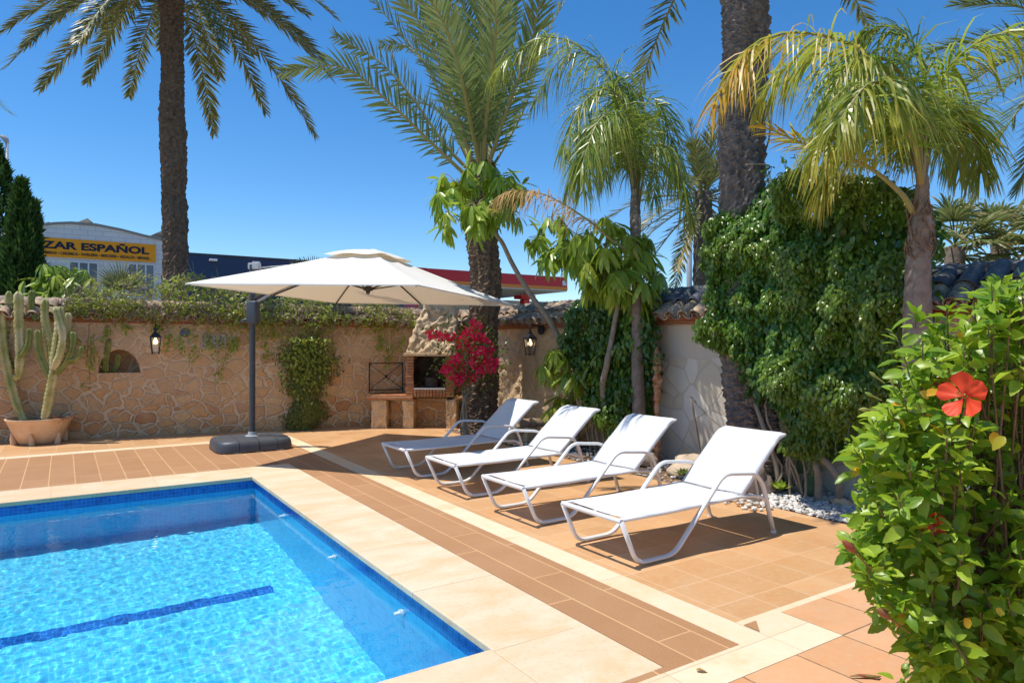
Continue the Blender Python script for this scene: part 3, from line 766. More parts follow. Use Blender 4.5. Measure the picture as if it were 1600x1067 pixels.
m = MB(); m.tube([pole + Vector((0, 0, 1.99)) + hd * .05, pole + hd * .12 + Vector((0, 0, 1.98)), pole + hd * .17 + Vector((0, 0, 1.95))], [.028, .03, .024], 10); m.build('crank_handle', MT['anth_plastic'], sv, smooth=True)
# base: four ballast segments cut from one rounded slab
bx0, by0, bw, bd = 2.42, 11.08, 1.12, .98
def base_bm():
    vs = []; fs = []; n = 48
    prof = [(1.0, .0), (1.0, .035), (.985, .09), (.955, .135), (.90, .158), (.0001, .172)]
    for s, z in prof:
        for k in range(n):
            a = 2 * math.pi * k / n; e = .42
            x = math.copysign(abs(math.cos(a)) ** e, math.cos(a)); y = math.copysign(abs(math.sin(a)) ** e, math.sin(a))
            vs.append((bx0 + x * (bw / 2 - (1 - s) * .45), by0 + y * (bd / 2 - (1 - s) * .45), z + .012) if s > .01 else (bx0 + x * .25, by0 + y * .2, z + .012))
    for i in range(len(prof) - 1):
        for k in range(n):
            k2 = (k + 1) % n; fs.append((i * n + k, i * n + k2, (i + 1) * n + k2, (i + 1) * n + k))
    fs.append(tuple(range(n))[::-1]); fs.append(tuple((len(prof) - 1) * n + k for k in range(n)))
    me = bpy.data.meshes.new('ballast_segment'); me.from_pydata(vs, [], fs); return me
full = base_bm()
cuts = [-.6, -.26, .02, .29, .6]
for x0, x1 in zip(cuts, cuts[1:]):
    bm = bmesh.new(); bm.from_mesh(full)
    for cx_, nn in ((x0 + .004, (-1, 0, 0)), (x1 - .004, (1, 0, 0))):
        g = bmesh.ops.bisect_plane(bm, geom=bm.verts[:] + bm.edges[:] + bm.faces[:], plane_co=(bx0 + cx_, by0, 0), plane_no=nn, clear_outer=True)
        ed = [e for e in g['geom_cut'] if isinstance(e, bmesh.types.BMEdge)]
        if ed: bmesh.ops.contextual_create(bm, geom=ed)
    for v in bm.verts: v.co -= ORG[t.name]
    bmesh.ops.recalc_face_normals(bm, faces=bm.faces)
    me = bpy.data.meshes.new('ballast_segment'); bm.to_mesh(me); bm.free(); me.materials.append(MT['anth_plastic'])
    me.polygons.foreach_set('use_smooth', [True] * len(me.polygons)); me.set_sharp_from_angle(angle=R(38))
    link_mesh('ballast_segment', me, t)
m = MB()
for k in range(3): m.box((bx0 - .28 + .30 * k, by0 - bd / 2 + .055, .0085), (.10, .09, .014))
m.build('base_foot', MT['bracket'], t)
m = MB(); m.lathe(pole + Vector((0, 0, .178)), [(.11, 0), (.11, .012), (.07, .02), (.062, .07)], 20); m.build('pole_socket', MT['bracket'], t, auto=40)

# ------------------------------------------------------------------ barbecue in the corner (faces the camera; X lateral, d depth)
def BX(px, d=12.95): return (px - CX) / F * d
D0 = 12.95
t = thing('barbecue', W(-1.55, D0, 0), 'stone and brick garden barbecue with rough stone hood in the wall corner', 'barbecue')
def bbox(mb, X0, X1, d0, d1, z0, z1):
    mb.hexa([W(X0, d0, z0), W(X1, d0, z0), W(X1, d1, z0), W(X0, d1, z0)], [W(X0, d0, z1), W(X1, d0, z1), W(X1, d1, z1), W(X0, d1, z1)])
def rough_block(name, mat, parent, lo, hi, res=.03, amp=.02, seed=0):
    """a four sided block (lo/hi quads) with a lumpy, displaced face"""
    m = MB(); m.hexa(lo, hi)
    bm = bmesh.new()
    vs = [bm.verts.new(v) for v in m.v]
    for f in m.f: bm.faces.new([vs[i] for i in f])
    L = max((Vector(lo[1]) - Vector(lo[0])).length, (Vector(hi[0]) - Vector(lo[0])).length)
    bmesh.ops.subdivide_edges(bm, edges=bm.edges[:], cuts=max(4, int(L / res)), use_grid_fill=True)
    bm.normal_update(); p = np.array([v.co[:] for v in bm.verts])
    S = np.random.default_rng(seed + 5).uniform(p.min(0) - .05, p.max(0) + .05, size=(160, 3))
    d = np.sqrt(((p[:, None] + .03 * fbm(p, 6, 3)[:, None, None] - S[None]) ** 2).sum(-1)); d.sort(1)
    e = np.clip((d[:, 1] - d[:, 0]) / .05, 0, 1)
    h = amp * (e - .4) + amp * .6 * fbm(p, 9, 4, seed)
    for v, k in zip(bm.verts, h): v.co += v.normal * k
    for v in bm.verts: v.co -= ORG[parent.name]
    me = bpy.data.meshes.new(name); bm.to_mesh(me); bm.free(); me.materials.append(mat)
    me.polygons.foreach_set('use_smooth', [True] * len(me.polygons))
    return link_mesh(name, me, parent)
def quadX(X0, X1, d0, d1, z): return [W(X0, d0, z), W(X1, d0, z), W(X1, d1, z), W(X0, d1, z)]
for X0, X1, nm in ((-2.66, -2.38, 'pier'), (-2.07, -1.87, 'pier'), (-1.25, -1.06, 'pier')):
    rough_block(nm, MT['rubble_pale'], t, quadX(X0, X1, D0, D0 + .62, -.05), quadX(X0, X1, D0, D0 + .62, .545), .04, .018, int(X0 * 10) % 5)
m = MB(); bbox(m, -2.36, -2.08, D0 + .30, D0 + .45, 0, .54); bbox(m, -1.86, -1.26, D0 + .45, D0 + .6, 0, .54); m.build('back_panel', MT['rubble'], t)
m = MB(); bbox(m, -2.74, -1.875, D0 - .06, D0 + .75, .55, .60); bbox(m, -2.74, -1.875, D0 - .03, D0 + .75, .601, .635); m.build('counter', MT['brick'], t, bevel=.008)
m = MB(); bbox(m, -1.08, -.86, D0 - .06, D0 + .7, .55, .60); bbox(m, -1.08, -.86, D0 - .02, D0 + .7, .601, .63); m.build('counter', MT['brick'], t, bevel=.008)
m = MB(); rough = random.Random(4)
def brick_pillar(X0, X1):
    m = MB(); z = .60
    while z < 1.36:
        j = rough.uniform(-.008, .008); bbox(m, X0 + j, X1 + j, D0 - .01 + rough.uniform(-.006, .006), D0 + .5, z, z + .048); z += .059
    bbox(m, X0 + .012, X1 - .012, D0 + .008, D0 + .49, .6, 1.37)
    return m.build('brick_pillar', MT['brick'], t, bevel=.004, seg=1)
brick_pillar(-2.015, -1.868); brick_pillar(-1.26, -1.105)
m = MB(); x = -1.862
while x < -1.27:
    bbox(m, x, x + .052, D0 - .02 + rough.uniform(-.005, .005), D0 + .2, .602, .735); x += .0605
m.build('soldier_course', MT['brick'], t, bevel=.004, seg=1)
m = MB(); bbox(m, -1.866, -1.262, D0 - .03, D0 + .55, .738, .765); m.build('hearth', MT['soffit'], t, bevel=.004)
m = MB(); bbox(m, -1.866, -1.262, D0 + .50, D0 + .56, .766, 1.37); bbox(m, -1.866, -1.862, D0 + .02, D0 + .5, .766, 1.37); m.build('firebox', MT['soot'], t)
m = MB(); bbox(m, -2.05, -1.07, D0 - .05, D0 + .72, 1.372, 1.43); m.build('mantel', MT['rubble_pale'], t, bevel=.012)
rough_block('hood', MT['rubble_pale'], t, quadX(-2.02, -1.09, D0 - .02, D0 + .70, 1.431), quadX(-1.70, -1.09, D0 + .22, D0 + .74, 2.27), .026, .034, 2)
ch = rough_block('chimney', MT['rubble_pale'], t, quadX(-1.70, -1.09, D0 + .20, D0 + .76, 2.26), quadX(-1.70, -1.09, D0 + .22, D0 + .76, 2.40), .035, .02, 3)
for X0 in (-1.71, -1.45, -1.19):
    for dd in (.21, .62): m = MB(); bbox(m, X0, X0 + .10, D0 + dd, D0 + dd + .13, 2.39, 2.60); m.build('chimney_post', MT['render'], t, bevel=.01)
m = MB(); bbox(m, -1.78, -1.02, D0 + .14, D0 + .82, 2.60, 2.66); m.build('chimney_cap', MT['terracotta'], t, bevel=.01)
# cooking pot on the hearth
c = W(-1.55, D0 + .22, .767)
t2 = thing('cooking_pot', c, 'dark round cooking pot standing inside the barbecue firebox', 'pot')
m = MB(); m.lathe(c, [(.115, 0), (.135, .02), (.14, .17), (.148, .18), (.148, .195), (.13, .195), (.125, .03)], 22); m.build('pot_body', MT['pot_dark'], t2, auto=40)
for s in (-1, 1): MB().tube([c + Vector((CA, -SA, 0)) * s * .138 + Vector((0, 0, .14)), c + Vector((CA, -SA, 0)) * s * .19 + Vector((0, 0, .15)), c + Vector((CA, -SA, 0)) * s * .14 + Vector((0, 0, .17))], .012, 6).build('pot_handle', MT['pot_dark'], t2, smooth=True)
# black iron X frame on the left counter, leaning on the wall
t2 = thing('iron_rack', W(-2.48, D0 + .62, .64), 'thin black iron frame with a cross of bars on the barbecue counter', 'rack')
q0, q1 = WL(577, 600, .07), WL(629, 600, .07); q0.z = q1.z = 0
z0, z1 = .64, H - (568 - CY) / F * 13.2
def RK(f, z, off=0.0): return q0.lerp(q1, f) - win * off + Vector((0, 0, z))
m = MB()
for f in (0, 1): m.tube([RK(f, z0), RK(f, z1 + .02)], .012, 6)
for z in (z0 + .06, z1): m.tube([RK(0, z), RK(1, z)], .010, 6)
m.build('frame', MT['iron'], t2)
m = MB()
m.tube([RK(0, z0 + .07, .012), RK(.5, (z0 + z1) / 2 + .03, .012), RK(1, z1, .012)], .006, 5); m.tube([RK(0, z1, -.012), RK(.5, (z0 + z1) / 2 + .03, -.012), RK(1, z0 + .07, -.012)], .006, 5)
m.lathe(RK(.5, (z0 + z1) / 2, .0), [(.02, 0), (.03, .03), (.02, .06)], 8); m.build('cross_bars', MT['iron'], t2)

# ------------------------------------------------------------------ lanterns
def lantern(base, out, label, arm=.20, disc=False):
    """base: point on the wall, out: unit vector away from it; body hangs under the arm"""
    base = Vector(base); out = Vector(out)
    t = thing('wall_lantern', base, label, 'lantern', 'black wall lanterns')
    c = base + out * arm
    m = MB(); m.tube([base, base + out * .02], .055 if not disc else .09, 14); m.build('wall_plate', MT['iron'], t, auto=40)
    m = MB(); m.tube(crom([base + Vector((0, 0, -.02)), base + out * .09 + Vector((0, 0, .07)), c + Vector((0, 0, .05)), c + Vector((0, 0, -.03))], 14), .011, 8)
    m.build('bracket', MT['iron'], t, smooth=True)
    z = -.02
    m = MB()
    m.lathe(c, [(.012, z), (.02, z - .02), (.045, z - .035), (.04, z - .05), (.115, z - .12), (.12, z - .135), (.03, z - .136)], 4, True); m.lathe(c, [(.014, z + .02), (.022, z + .0), (.012, z - .02)], 10)
    m.build('lantern_roof', MT['iron'], t)
    m = MB(); zt, zb, rt, rb_ = z - .137, z - .40, .108, .072
    for k in range(4):
        a = math.pi / 4 + k * math.pi / 2; a2 = a + math.pi / 2
        p, q = c + Vector((rt * math.cos(a), rt * math.sin(a), zt)), c + Vector((rb_ * math.cos(a), rb_ * math.sin(a), zb))
        p2, q2 = c + Vector((rt * math.cos(a2), rt * math.sin(a2), zt)), c + Vector((rb_ * math.cos(a2), rb_ * math.sin(a2), zb))
        m.tube([p, q], .009, 6); m.tube([q, q2], .008, 6); m.tube([p, p2], .008, 6); m.tube([q, q + Vector((0, 0, -.03))], .008, 6)
    m.build('cage', MT['iron'], t)
    m = MB(); rt -= .004; rb_ -= .004
    for k in range(4):
        a = math.pi / 4 + k * math.pi / 2; a2 = a + math.pi / 2
        m.quad(*(c + Vector((r_ * math.cos(x), r_ * math.sin(x), zz)) for r_, x, zz in ((rt, a, zt), (rt, a2, zt), (rb_, a2, zb), (rb_, a, zb))))
    m.build('glass_pane', MT['glass'], t)
    m = MB(); m.lathe(c + Vector((0, 0, zt - .12)), [(.012, .12), (.016, .10), (.034, .06), (.04, .03), (.028, .005), (.004, 0)], 12); m.build('bulb', MT['bulb'], t, smooth=True)
    return t
wp = WL(245, 515); lantern(wp + Vector((0, 0, .02)), -win, 'black lantern with a lit bulb under the creeper on the shaded back wall')
rp = RU(846, 515, UW - .10); lantern((rp.x, rp.y, rp.z), (-1, 0, 0), 'black lantern on the pale stone wall beside the leaning umbrella tree', .24, True)
# plaque and vent on the back wall
pc = WL(334, 534, .0)
t = thing('wall_plaque', pc, 'mottled rectangular plaque on the back wall behind the parasol pole', 'plaque')
m = MB(); an = math.atan2(wal.y, wal.x); m.box(pc - win * .012, (.37, .03, .23), an); m.build('plaque_tile', MT['plaque'], t, bevel=.006)
m = MB(); 
for sx, sz, w_, h_ in ((0, .122, .40, .02), (0, -.122, .40, .02), (-.193, 0, .018, .23), (.193, 0, .018, .23)): m.box(pc - win * .017 + wal * sx + Vector((0, 0, sz)), (w_, .03, h_), an)
m.build('plaque_rim', MT['stone'], t)
pc = WL(289, 520)
t = thing('wall_vent', pc, 'small round dark vent in the back wall right of the lantern', 'vent')
m = MB(); m.tube([pc, pc - win * .03], .075, 20); m.build('vent_ring', MT['iron'], t, auto=40)
m = MB()
for k in range(5): m.box(pc - win * .035 + Vector((0, 0, -.05 + .025 * k)), (2 * math.sqrt(.07 ** 2 - (-.05 + .025 * k) ** 2), .008, .01), an)
m.build('vent_grille', MT['lamp_grey'], t)

# ------------------------------------------------------------------ palms
def trunk(name, path, radii, mat, parent, nrad=40, dz=.035, amp=.03, na=9, pitch=.11, mode='scale', seed=0):
    path = np.array([tuple(p) for p in path]); L = np.linalg.norm(np.diff(path, axis=0), axis=1).sum()
    m = max(8, int(L / dz)); c = crom(path, m); rr = np.interp(np.linspace(0, 1, m), np.linspace(0, 1, len(radii)), radii)
    zz = np.linspace(0, L, m); th = np.linspace(0, 2 * np.pi, nrad, endpoint=False)
    Z, T = np.meshgrid(zz, th, indexing='ij')
    jit = fbm(np.stack([np.cos(T).ravel() * 2, np.sin(T).ravel() * 2, Z.ravel() * 1.5], 1), 1.0, 3, seed).reshape(Z.shape)
    if mode == 'scale':
        a = T / (2 * np.pi) * na; r_ = Z / pitch + .35 * jit
        tri = np.abs((a + .5 * (np.floor(r_) % 2)) % 1 - .5) * 2
        f = (r_ + .55 * tri) % 1
        disp = amp * (f ** 1.4 - .4) + amp * .7 * jit
    else:
        f = (Z / pitch + .12 * jit) % 1
        disp = amp * (np.minimum(f * 5, 1) * (1 - .4 * f) - .5) + amp * .6 * jit
    Rr = rr[:, None] + disp
    pts = c[:, None, :] + np.stack([np.cos(T) * Rr, np.sin(T) * Rr, np.zeros_like(T)], -1)
    i = np.arange(m - 1)[:, None] * nrad; k = np.arange(nrad)[None]; k2 = (k + 1) % nrad
    q = np.stack([i + k, i + k2, i + nrad + k2, i + nrad + k], -1).reshape(-1, 4)
    return mesh_np(name, pts.reshape(-1, 3), q, mat, parent, smooth=(mode != 'scale'))

def frond(name, parent, ctrl, lmat, leaf_len=.45, n=60, w=.028, style='date', age0=0.0, age1=0.0, t0=.18, r0=.022, droop=None, rng_=rng, out=None, thin=1.0, roll=0.0):
    """one feather leaf: midrib + two ranks of leaflets along the control curve"""
    M_ = 60; c = crom(ctrl, M_); seg = np.linalg.norm(np.diff(c, axis=0), axis=1); s = np.r_[0, np.cumsum(seg)] / seg.sum()
    T = norm(np.gradient(c, axis=0))
    o = c[-1] - c[0] if out is None else np.array(out, float)
    o = np.array([o[0], o[1], 0.0]); o = o / max(np.linalg.norm(o), 1e-6)
    b = T[:, 2]; a = T @ o
    N = norm(-o[None] * b[:, None] + np.array([0, 0, 1.0])[None] * np.maximum(a, .05)[:, None]); N = norm(N - T * (N * T).sum(1, keepdims=True))
    N = N * math.cos(R(roll)) + np.cross(T, N) * math.sin(R(roll))
    V = []; Q = []; A = []; MI = []; off = 0
    # midrib
    k5 = 5; rad = r0 * (1 - .88 * s)
    S = np.cross(T, N); ang = np.arange(k5) * 2 * np.pi / k5
    ring = c[:, None] + rad[:, None, None] * (np.cos(ang)[None, :, None] * S[:, None] * 1.25 + np.sin(ang)[None, :, None] * N[:, None] * .8)
    V.append(ring.reshape(-1, 3)); i = np.arange(M_ - 1)[:, None] * k5; k = np.arange(k5)[None]
    q = np.stack([i + k, i + (k + 1) % k5, i + k5 + (k + 1) % k5, i + k5 + k], -1).reshape(-1, 4); Q.append(q); MI.append(np.zeros(len(q))); A.append(np.full(M_ * k5, age0)); off = M_ * k5
    for side in (-1, 1):
        t = np.sort(rng_.uniform(t0, 1.0, n)) if style != 'date' else np.clip(np.linspace(t0, .995, n) + rng_.normal(0, .004, n), t0, 1)
        t = t[rng_.uniform(0, 1, n) < thin]; nn = len(t)
        def at(X): return np.stack([np.interp(t, s, X[:, j]) for j in range(3)], 1)
        p, Tt, Nn = at(c), norm(at(T)), norm(at(N)); Ss = np.cross(Tt, Nn) * side
        u = (t - t0) / (1 - t0)
        prof = np.clip(.45 + .75 * np.sin(np.pi * (.10 + .78 * u)), .2, 1.1) * (1 - .35 * u ** 4)
        Ll = leaf_len * prof * rng_.uniform(.85, 1.1, nn)
        if style == 'date':
            fw = np.radians(54 - 24 * u + rng_.normal(0, 5, nn)); el = np.radians(rng_.normal(26, 11, nn)); g = .10 if droop is None else droop
        else:
            fw = np.radians(62 - 22 * u + rng_.normal(0, 13, nn)); el = np.radians(rng_.uniform(-25, 50, nn)); g = .9 if droop is None else droop
        D = norm(Tt * np.cos(fw)[:, None] + (Ss * np.cos(el)[:, None] + Nn * np.sin(el)[:, None]) * np.sin(fw)[:, None])
        xs = np.array([0, .3, .65, 1.0]) if style == 'date' else np.array([0, .2, .42, .66, 1.0]); wd_ = np.array([.55, 1, .8, .06]) if style == 'date' else np.array([.6, 1, .95, .7, .08])
        gr = g * rng_.uniform(.7, 1.3, nn)
        K = len(xs); pts = np.zeros((nn, K, 3)); pts[:, 0] = p
        dcur = D.copy()
        for j in range(1, K):
            st = xs[j] - xs[j - 1]
            dcur = norm(dcur + np.array([0, 0, -1.0]) * (gr * st * 2.2)[:, None])
            pts[:, j] = pts[:, j - 1] + dcur * (Ll * st)[:, None]
        wdir = norm(np.cross(D, Nn) + (rng_.normal(0, .55, (nn, 3)) if style != 'date' else rng_.normal(0, .2, (nn, 3))))
        wdir = norm(wdir - D * (wdir * D).sum(1, keepdims=True))
        wl = w * rng_.uniform(.8, 1.15, nn)
        v = np.stack([pts + wdir[:, None] * (wl[:, None] * wd_[None] * sg * .5)[..., None] for sg in (-1, 1)], 2)   # nn,K,2,3
        V.append(v.reshape(-1, 3)); base = off + (np.arange(nn) * K * 2)[:, None]
        qq = np.array([[j * 2, j * 2 + 1, j * 2 + 3, j * 2 + 2] for j in range(K - 1)])
        Q.append((base[:, :, None] + qq[None]).reshape(-1, 4)); MI.append(np.ones(nn * (K - 1)))
        ag = np.clip(age0 + (age1 - age0) * u + rng_.normal(0, .12, nn) * (age1 > 0), 0, 1)
        ag = np.clip(ag[:, None] + (xs[None] ** 3) * .35 * (1 if style == 'queen' else .3), 0, 1)
        A.append(np.repeat(ag, 2, axis=1).ravel()); off += nn * K * 2
    return mesh_np(name, np.vstack(V), np.vstack(Q), [MT['rachis'], lmat], parent, smooth=False, age=np.concatenate(A), mi=np.concatenate(MI))
def radial_fronds(parent, c, n, L, lmat, el0, el1, sag, leaf=.42, nl=46, w=.03, seed=0, base_r=.2, az0=0.0, az=None, age=.1, style='date'):
    r = np.random.default_rng(seed)
    for i in range(n):
        f = i / max(1, n - 1); el = R(el0 + (el1 - el0) * f + r.normal(0, 5)); a = az0 + i * 2.39996 + r.normal(0, .12)
        if az is not None: a = r.uniform(*az)
        o = np.array([math.cos(a), math.sin(a), 0]); d = o * math.cos(el) + np.array([0, 0, math.sin(el)])
        LL = L * r.uniform(.85, 1.08); sg = sag * r.uniform(.75, 1.2) * (.45 + .55 * math.cos(el))
        b = np.array(c) + o * base_r * .6 - np.array([0, 0, .25 * f])
        pts = [b + d * LL * t - np.array([0, 0, 1.0]) * sg * LL * t ** 2.1 for t in (0, .3, .6, .85, 1.0)]
        frond('frond', parent, pts, lmat, leaf, nl, w, style, age * f * r.uniform(.3, 1), age * f * r.uniform(.5, 1.6), .16, .024, rng_=r, out=o)

# --- the tall palm beyond the back wall
d = 15.5
b0 = P(273, 470, d); b0.z = -.05; top = P(268, -28, d)
t = thing('date_palm', b0, 'tall date palm with straight dark trunk behind the back wall, left of the parasol', 'palm tree')
trunk('trunk', [b0, P(274, 420, d), P(271, 250, d), P(269, 120, d), top], [.28, .265, .262, .25, .28, .24, .235, .28], MT['trunk_dark'], t, 40, .05, .035, 10, .16, 'scale', 1)
radial_fronds(t, top + Vector((0, 0, .35)), 52, 3.55, MT['date_dusky'], 76, -22, .50, .50, 92, .040, 11, .28, 0.4, age=.24)
# --- date palm in the middle
d = 12.0
b0 = P(752, 682, d); b0.z = -.02
t = thing('date_palm', b0, 'date palm with upright grey-green feather fronds in the corner beside the barbecue', 'palm tree')
trunk('trunk', [b0, P(752, 640, d), P(754, 560, d), P(757, 450, d), P(753, 370, d), P(752, 300, d), P(752, 255, d)], [.36, .31, .285, .27, .255, .245, .27, .34, .36, .24], MT['trunk_dark'], t, 44, .028, .045, 9, .10, 'scale', 2)
DF = [
 [(745, 290, 0), (680, 229, -.1), (602, 155, -.3), (535, 105, -.5), (444, 112, -.7)],
 [(747, 280, 0), (697, 229, .2), (643, 152, .4), (589, 94, .6), (521, 57, .8)],
 [(750, 280, .1), (724, 236, .2), (670, 111, .5), (629, 57, .7), (560, -25, .9)],
 [(750, 280, -.1), (732, 236, -.3), (704, 145, -.8), (663, 50, -1.2), (600, -50, -1.6)],
 [(752, 270, 0), (740, 200, -.4), (724, 130, -.9), (694, 40, -1.4), (655, -60, -1.8)],
 [(752, 270, .1), (745, 200, .3), (728, 100, .6), (705, 0, .9), (690, -90, 1.2)],
 [(754, 270, -.2), (753, 200, -.5), (752, 100, -1.0), (751, 10, -1.4), (750, -90, -1.8)],
 [(755, 270, .2), (757, 180, .5), (760, 80, .9), (762, -20, 1.3), (755, -110, 1.6)],
 [(757, 270, 0), (762, 200, -.2), (778, 110, -.4), (798, 10, -.7), (815, -80, -.9)],
 [(757, 270, .1), (770, 210, .4), (790, 120, .8), (805, 30, 1.1), (800, -60, 1.5)],
 [(759, 275, 0), (782, 240, .1), (822, 162, .3), (852, 60, .5), (905, -35, .7)],
 [(758, 275, -.1), (775, 225, -.6), (800, 150, -1.0), (832, 60, -1.4), (850, -40, -1.8)],
 [(748, 275, .2), (715, 210, .8), (680, 130, 1.3), (640, 75, 1.7), (595, 70, 2.1)],
 [(752, 270, -.2), (735, 190, -.9), (718, 110, -1.8), (690, 30, -2.4), (650, -30, -2.9)],
 [(754, 270, -.2), (760, 190, -.8), (770, 110, -1.6), (775, 40, -2.2), (770, -30, -2.8)],
 [(748, 280, .3), (722, 225, 1.0), (690, 180, 1.6), (655, 160, 2.0), (625, 158, 2.3)],
 [(757, 275, .3), (780, 210, 1.0), (810, 140, 1.6), (840, 95, 2.1), (865, 80, 2.4)],
 [(750, 275, .0), (738, 215, .2), (712, 130, .5), (680, 60, .7), (645, -10, .9)],
 [(755, 270, .0), (758, 210, .0), (745, 120, -.2), (730, 30, -.4), (715, -60, -.6)],
]
rr = np.random.default_rng(21)
for c in DF:
    frond('frond', t, [P(x, y, d + q) for x, y, q in c], MT['date_leaf'], .47, 66, .036, 'date', .0, .22, .15, .034, rng_=rr, roll=float(np.clip((752 - c[-1][0]) / 300 * 55, -50, 55) + rr.normal(0, 10)))
# --- queen palms
def queen(loc, label, d, tr, tw, fr, mat, leaf, n, w, seed, droop=.9, dead=(), lean=0.0):
    t = thing('queen_palm', loc, label, 'palm tree')
    trunk('trunk', [P(x, y, d + lean * max(0, (450 - y) / 200)) if y < 900 else Vector((P(x, 500, d).x, P(x, 500, d).y, -.05)) for x, y in tr], tw, MT['trunk_pale'], t, 32, .03, .012, 6, .13, 'ring', seed)
    r = np.random.default_rng(seed)
    for k, (pts, a0, a1, ll, m_) in enumerate(fr):
        frond('frond', t, [P(x, y, d + lean + q) for x, y, q in pts], MT[m_] if isinstance(m_, str) else m_, leaf * ll, n, w, 'queen', a0, a1, .22, .024, droop, r, thin=.64)
    for pts in dead:
        frond('dead_frond', t, [P(x, y, d + q) for x, y, q in pts], MT['dead_leaf'], leaf * .55, int(n * .5), w * .8, 'queen', .2, .8, .3, .022, droop, r)
    return t
d = 9.3
b0 = P(1000, 700, d); b0.z = -.05
qf = [
 ([(993, 330, 0), (982, 225, 0), (962, 140, -.1), (935, 100, -.2), (895, 68, -.3), (850, 60, -.5), (800, 88, -.6), (768, 122, -.7)], 0, .25, 1.0, 'queen_leaf'),
 ([(993, 330, 0), (990, 230, -.2), (975, 165, -.4), (945, 140, -.6), (905, 170, -.8), (880, 235, -1.0)], 0, .1, 1.0, 'queen_leaf'),
 ([(995, 330, 0), (1000, 230, .1), (1008, 165, .2), (1028, 160, .3), (1048, 215, .5), (1056, 290, .6)], 0, .1, 1.0, 'queen_leaf'),
 ([(993, 330, 0), (985, 240, -.3), (968, 180, -.7), (935, 190, -1.1), (905, 270, -1.3)], 0, .05, 1.1, 'queen_leaf'),
 ([(993, 330, 0), (984, 215, .1), (958, 120, .2), (920, 85, .3), (875, 95, .4), (835, 160, .5)], 0, .2, 1.0, 'queen_leaf'),
 ([(993, 335, 0), (978, 250, .1), (950, 205, .2), (915, 220, .2), (885, 300, .3)], 0, .15, .9, 'queen_leaf'),
 ([(996, 335, 0), (1010, 255, -.2), (1032, 225, -.4), (1060, 260, -.5), (1078, 340, -.6)], 0, .2, .9, 'queen_leaf'),
 ([(994, 330, 0), (985, 240, .5), (965, 180, .9), (950, 200, 1.3), (945, 280, 1.5)], 0, .1, 1.0, 'queen_leaf'),
 ([(995, 330, 0), (1002, 230, .5), (1015, 180, .9), (1020, 220, 1.3), (1022, 310, 1.5)], 0, .1, 1.0, 'queen_leaf'),
 ([(994, 330, 0), (985, 220, 0), (970, 140, 0), (960, 115, .0), (975, 150, -.1), (1000, 200, -.3)], 0, .05, 1.0, 'queen_leaf'),
 ([(994, 330, 0), (982, 250, -.3), (955, 200, -.6), (925, 215, -.9), (910, 300, -1.1)], 0, .15, 1.0, 'queen_leaf'),
]
queen(b0, 'slender queen palm with shaggy drooping fronds between the two ivy-clad trunks', d, [(1003, 999), (1000, 690), (996, 560), (994, 440), (993, 335), (991, 270), (985, 205)], [.13, .10, .08, .07, .065, .055, .045, .03], qf, None, .80, 150, .019, 31, .95, lean=.55,
      dead=[[(992, 400, 0), (955, 375, -.2), (920, 345, -.4), (855, 306, -.6), (800, 298, -.8), (768, 318, -.9)]])
d = 5.75
b0 = P(1437, 800, d); b0.z = -.05
qf = [
 ([(1440, 292, 0), (1428, 190, 0), (1390, 115, -.1), (1325, 68, -.2), (1235, 52, -.3), (1165, 85, -.4), (1112, 165, -.5)], .05, .95, .95, 'queen_gold'),
 ([(1440, 292, 0), (1428, 210, .2), (1385, 130, .4), (1310, 85, .5), (1240, 95, .6), (1185, 160, .7)], .0, .45, .95, 'queen_gold'),
 ([(1441, 292, 0), (1450, 190, -.1), (1480, 110, -.2), (1530, 66, -.3), (1600, 48, -.4), (1690, 80, -.5)], .0, .35, .8, 'queen_gold'),
 ([(1440, 292, 0), (1425, 215, -.3), (1385, 165, -.5), (1325, 170, -.7), (1275, 235, -.8)], .0, .3, 1.0, 'queen_gold'),
 ([(1440, 292, 0), (1432, 210, -.2), (1405, 150, -.5), (1360, 130, -.8), (1310, 190, -1.0)], 0, .2, 1.0, 'queen_leaf'),
 ([(1441, 292, 0), (1458, 215, .1), (1485, 175, .2), (1515, 195, .3), (1532, 270, .3)], 0, .15, .9, 'queen_leaf'),
 ([(1440, 292, 0), (1418, 235, .1), (1370, 205, .2), (1310, 240, .3), (1280, 300, .3)], .0, .35, .9, 'queen_leaf'),
 ([(1440, 292, 0), (1440, 200, .4), (1430, 150, .8), (1410, 160, 1.2), (1400, 230, 1.4)], 0, .1, 1.0, 'queen_leaf'),
 ([(1441, 292, 0), (1455, 205, .4), (1475, 160, .8), (1490, 190, 1.1), (1500, 260, 1.2)], 0, .1, 1.0, 'queen_leaf'),
 ([(1440, 292, 0), (1434, 200, -.1), (1415, 130, -.2), (1375, 90, -.3), (1320, 110, -.5), (1290, 180, -.6)], 0, .3, 1.0, 'queen_gold'),
 ([(1440, 292, 0), (1442, 180, 0), (1440, 110, .1), (1420, 60, .2), (1380, 40, .3), (1330, 70, .4)], 0, .2, .8, 'queen_leaf'),
]
tq = queen(b0, 'queen palm with yellowing weeping fronds rising at the right end of the climbing fig', d, [(1437, 999), (1437, 700), (1434, 520), (1435, 420), (1438, 370), (1440, 330), (1441, 285), (1438, 230)], [.17, .14, .115, .10, .09, .095, .06, .035, .03], qf, None, .68, 150, .020, 41, .85)
frond('spear_frond', tq, [P(x, y, d + q) for x, y, q in ((1428, 335, 0), (1405, 300, -.1), (1350, 258, -.2), (1279, 234, -.3), (1190, 197, -.4))], MT['queen_gold'], .26, 40, .022, 'date', .3, .95, .35, .026, .25)
m = MB()
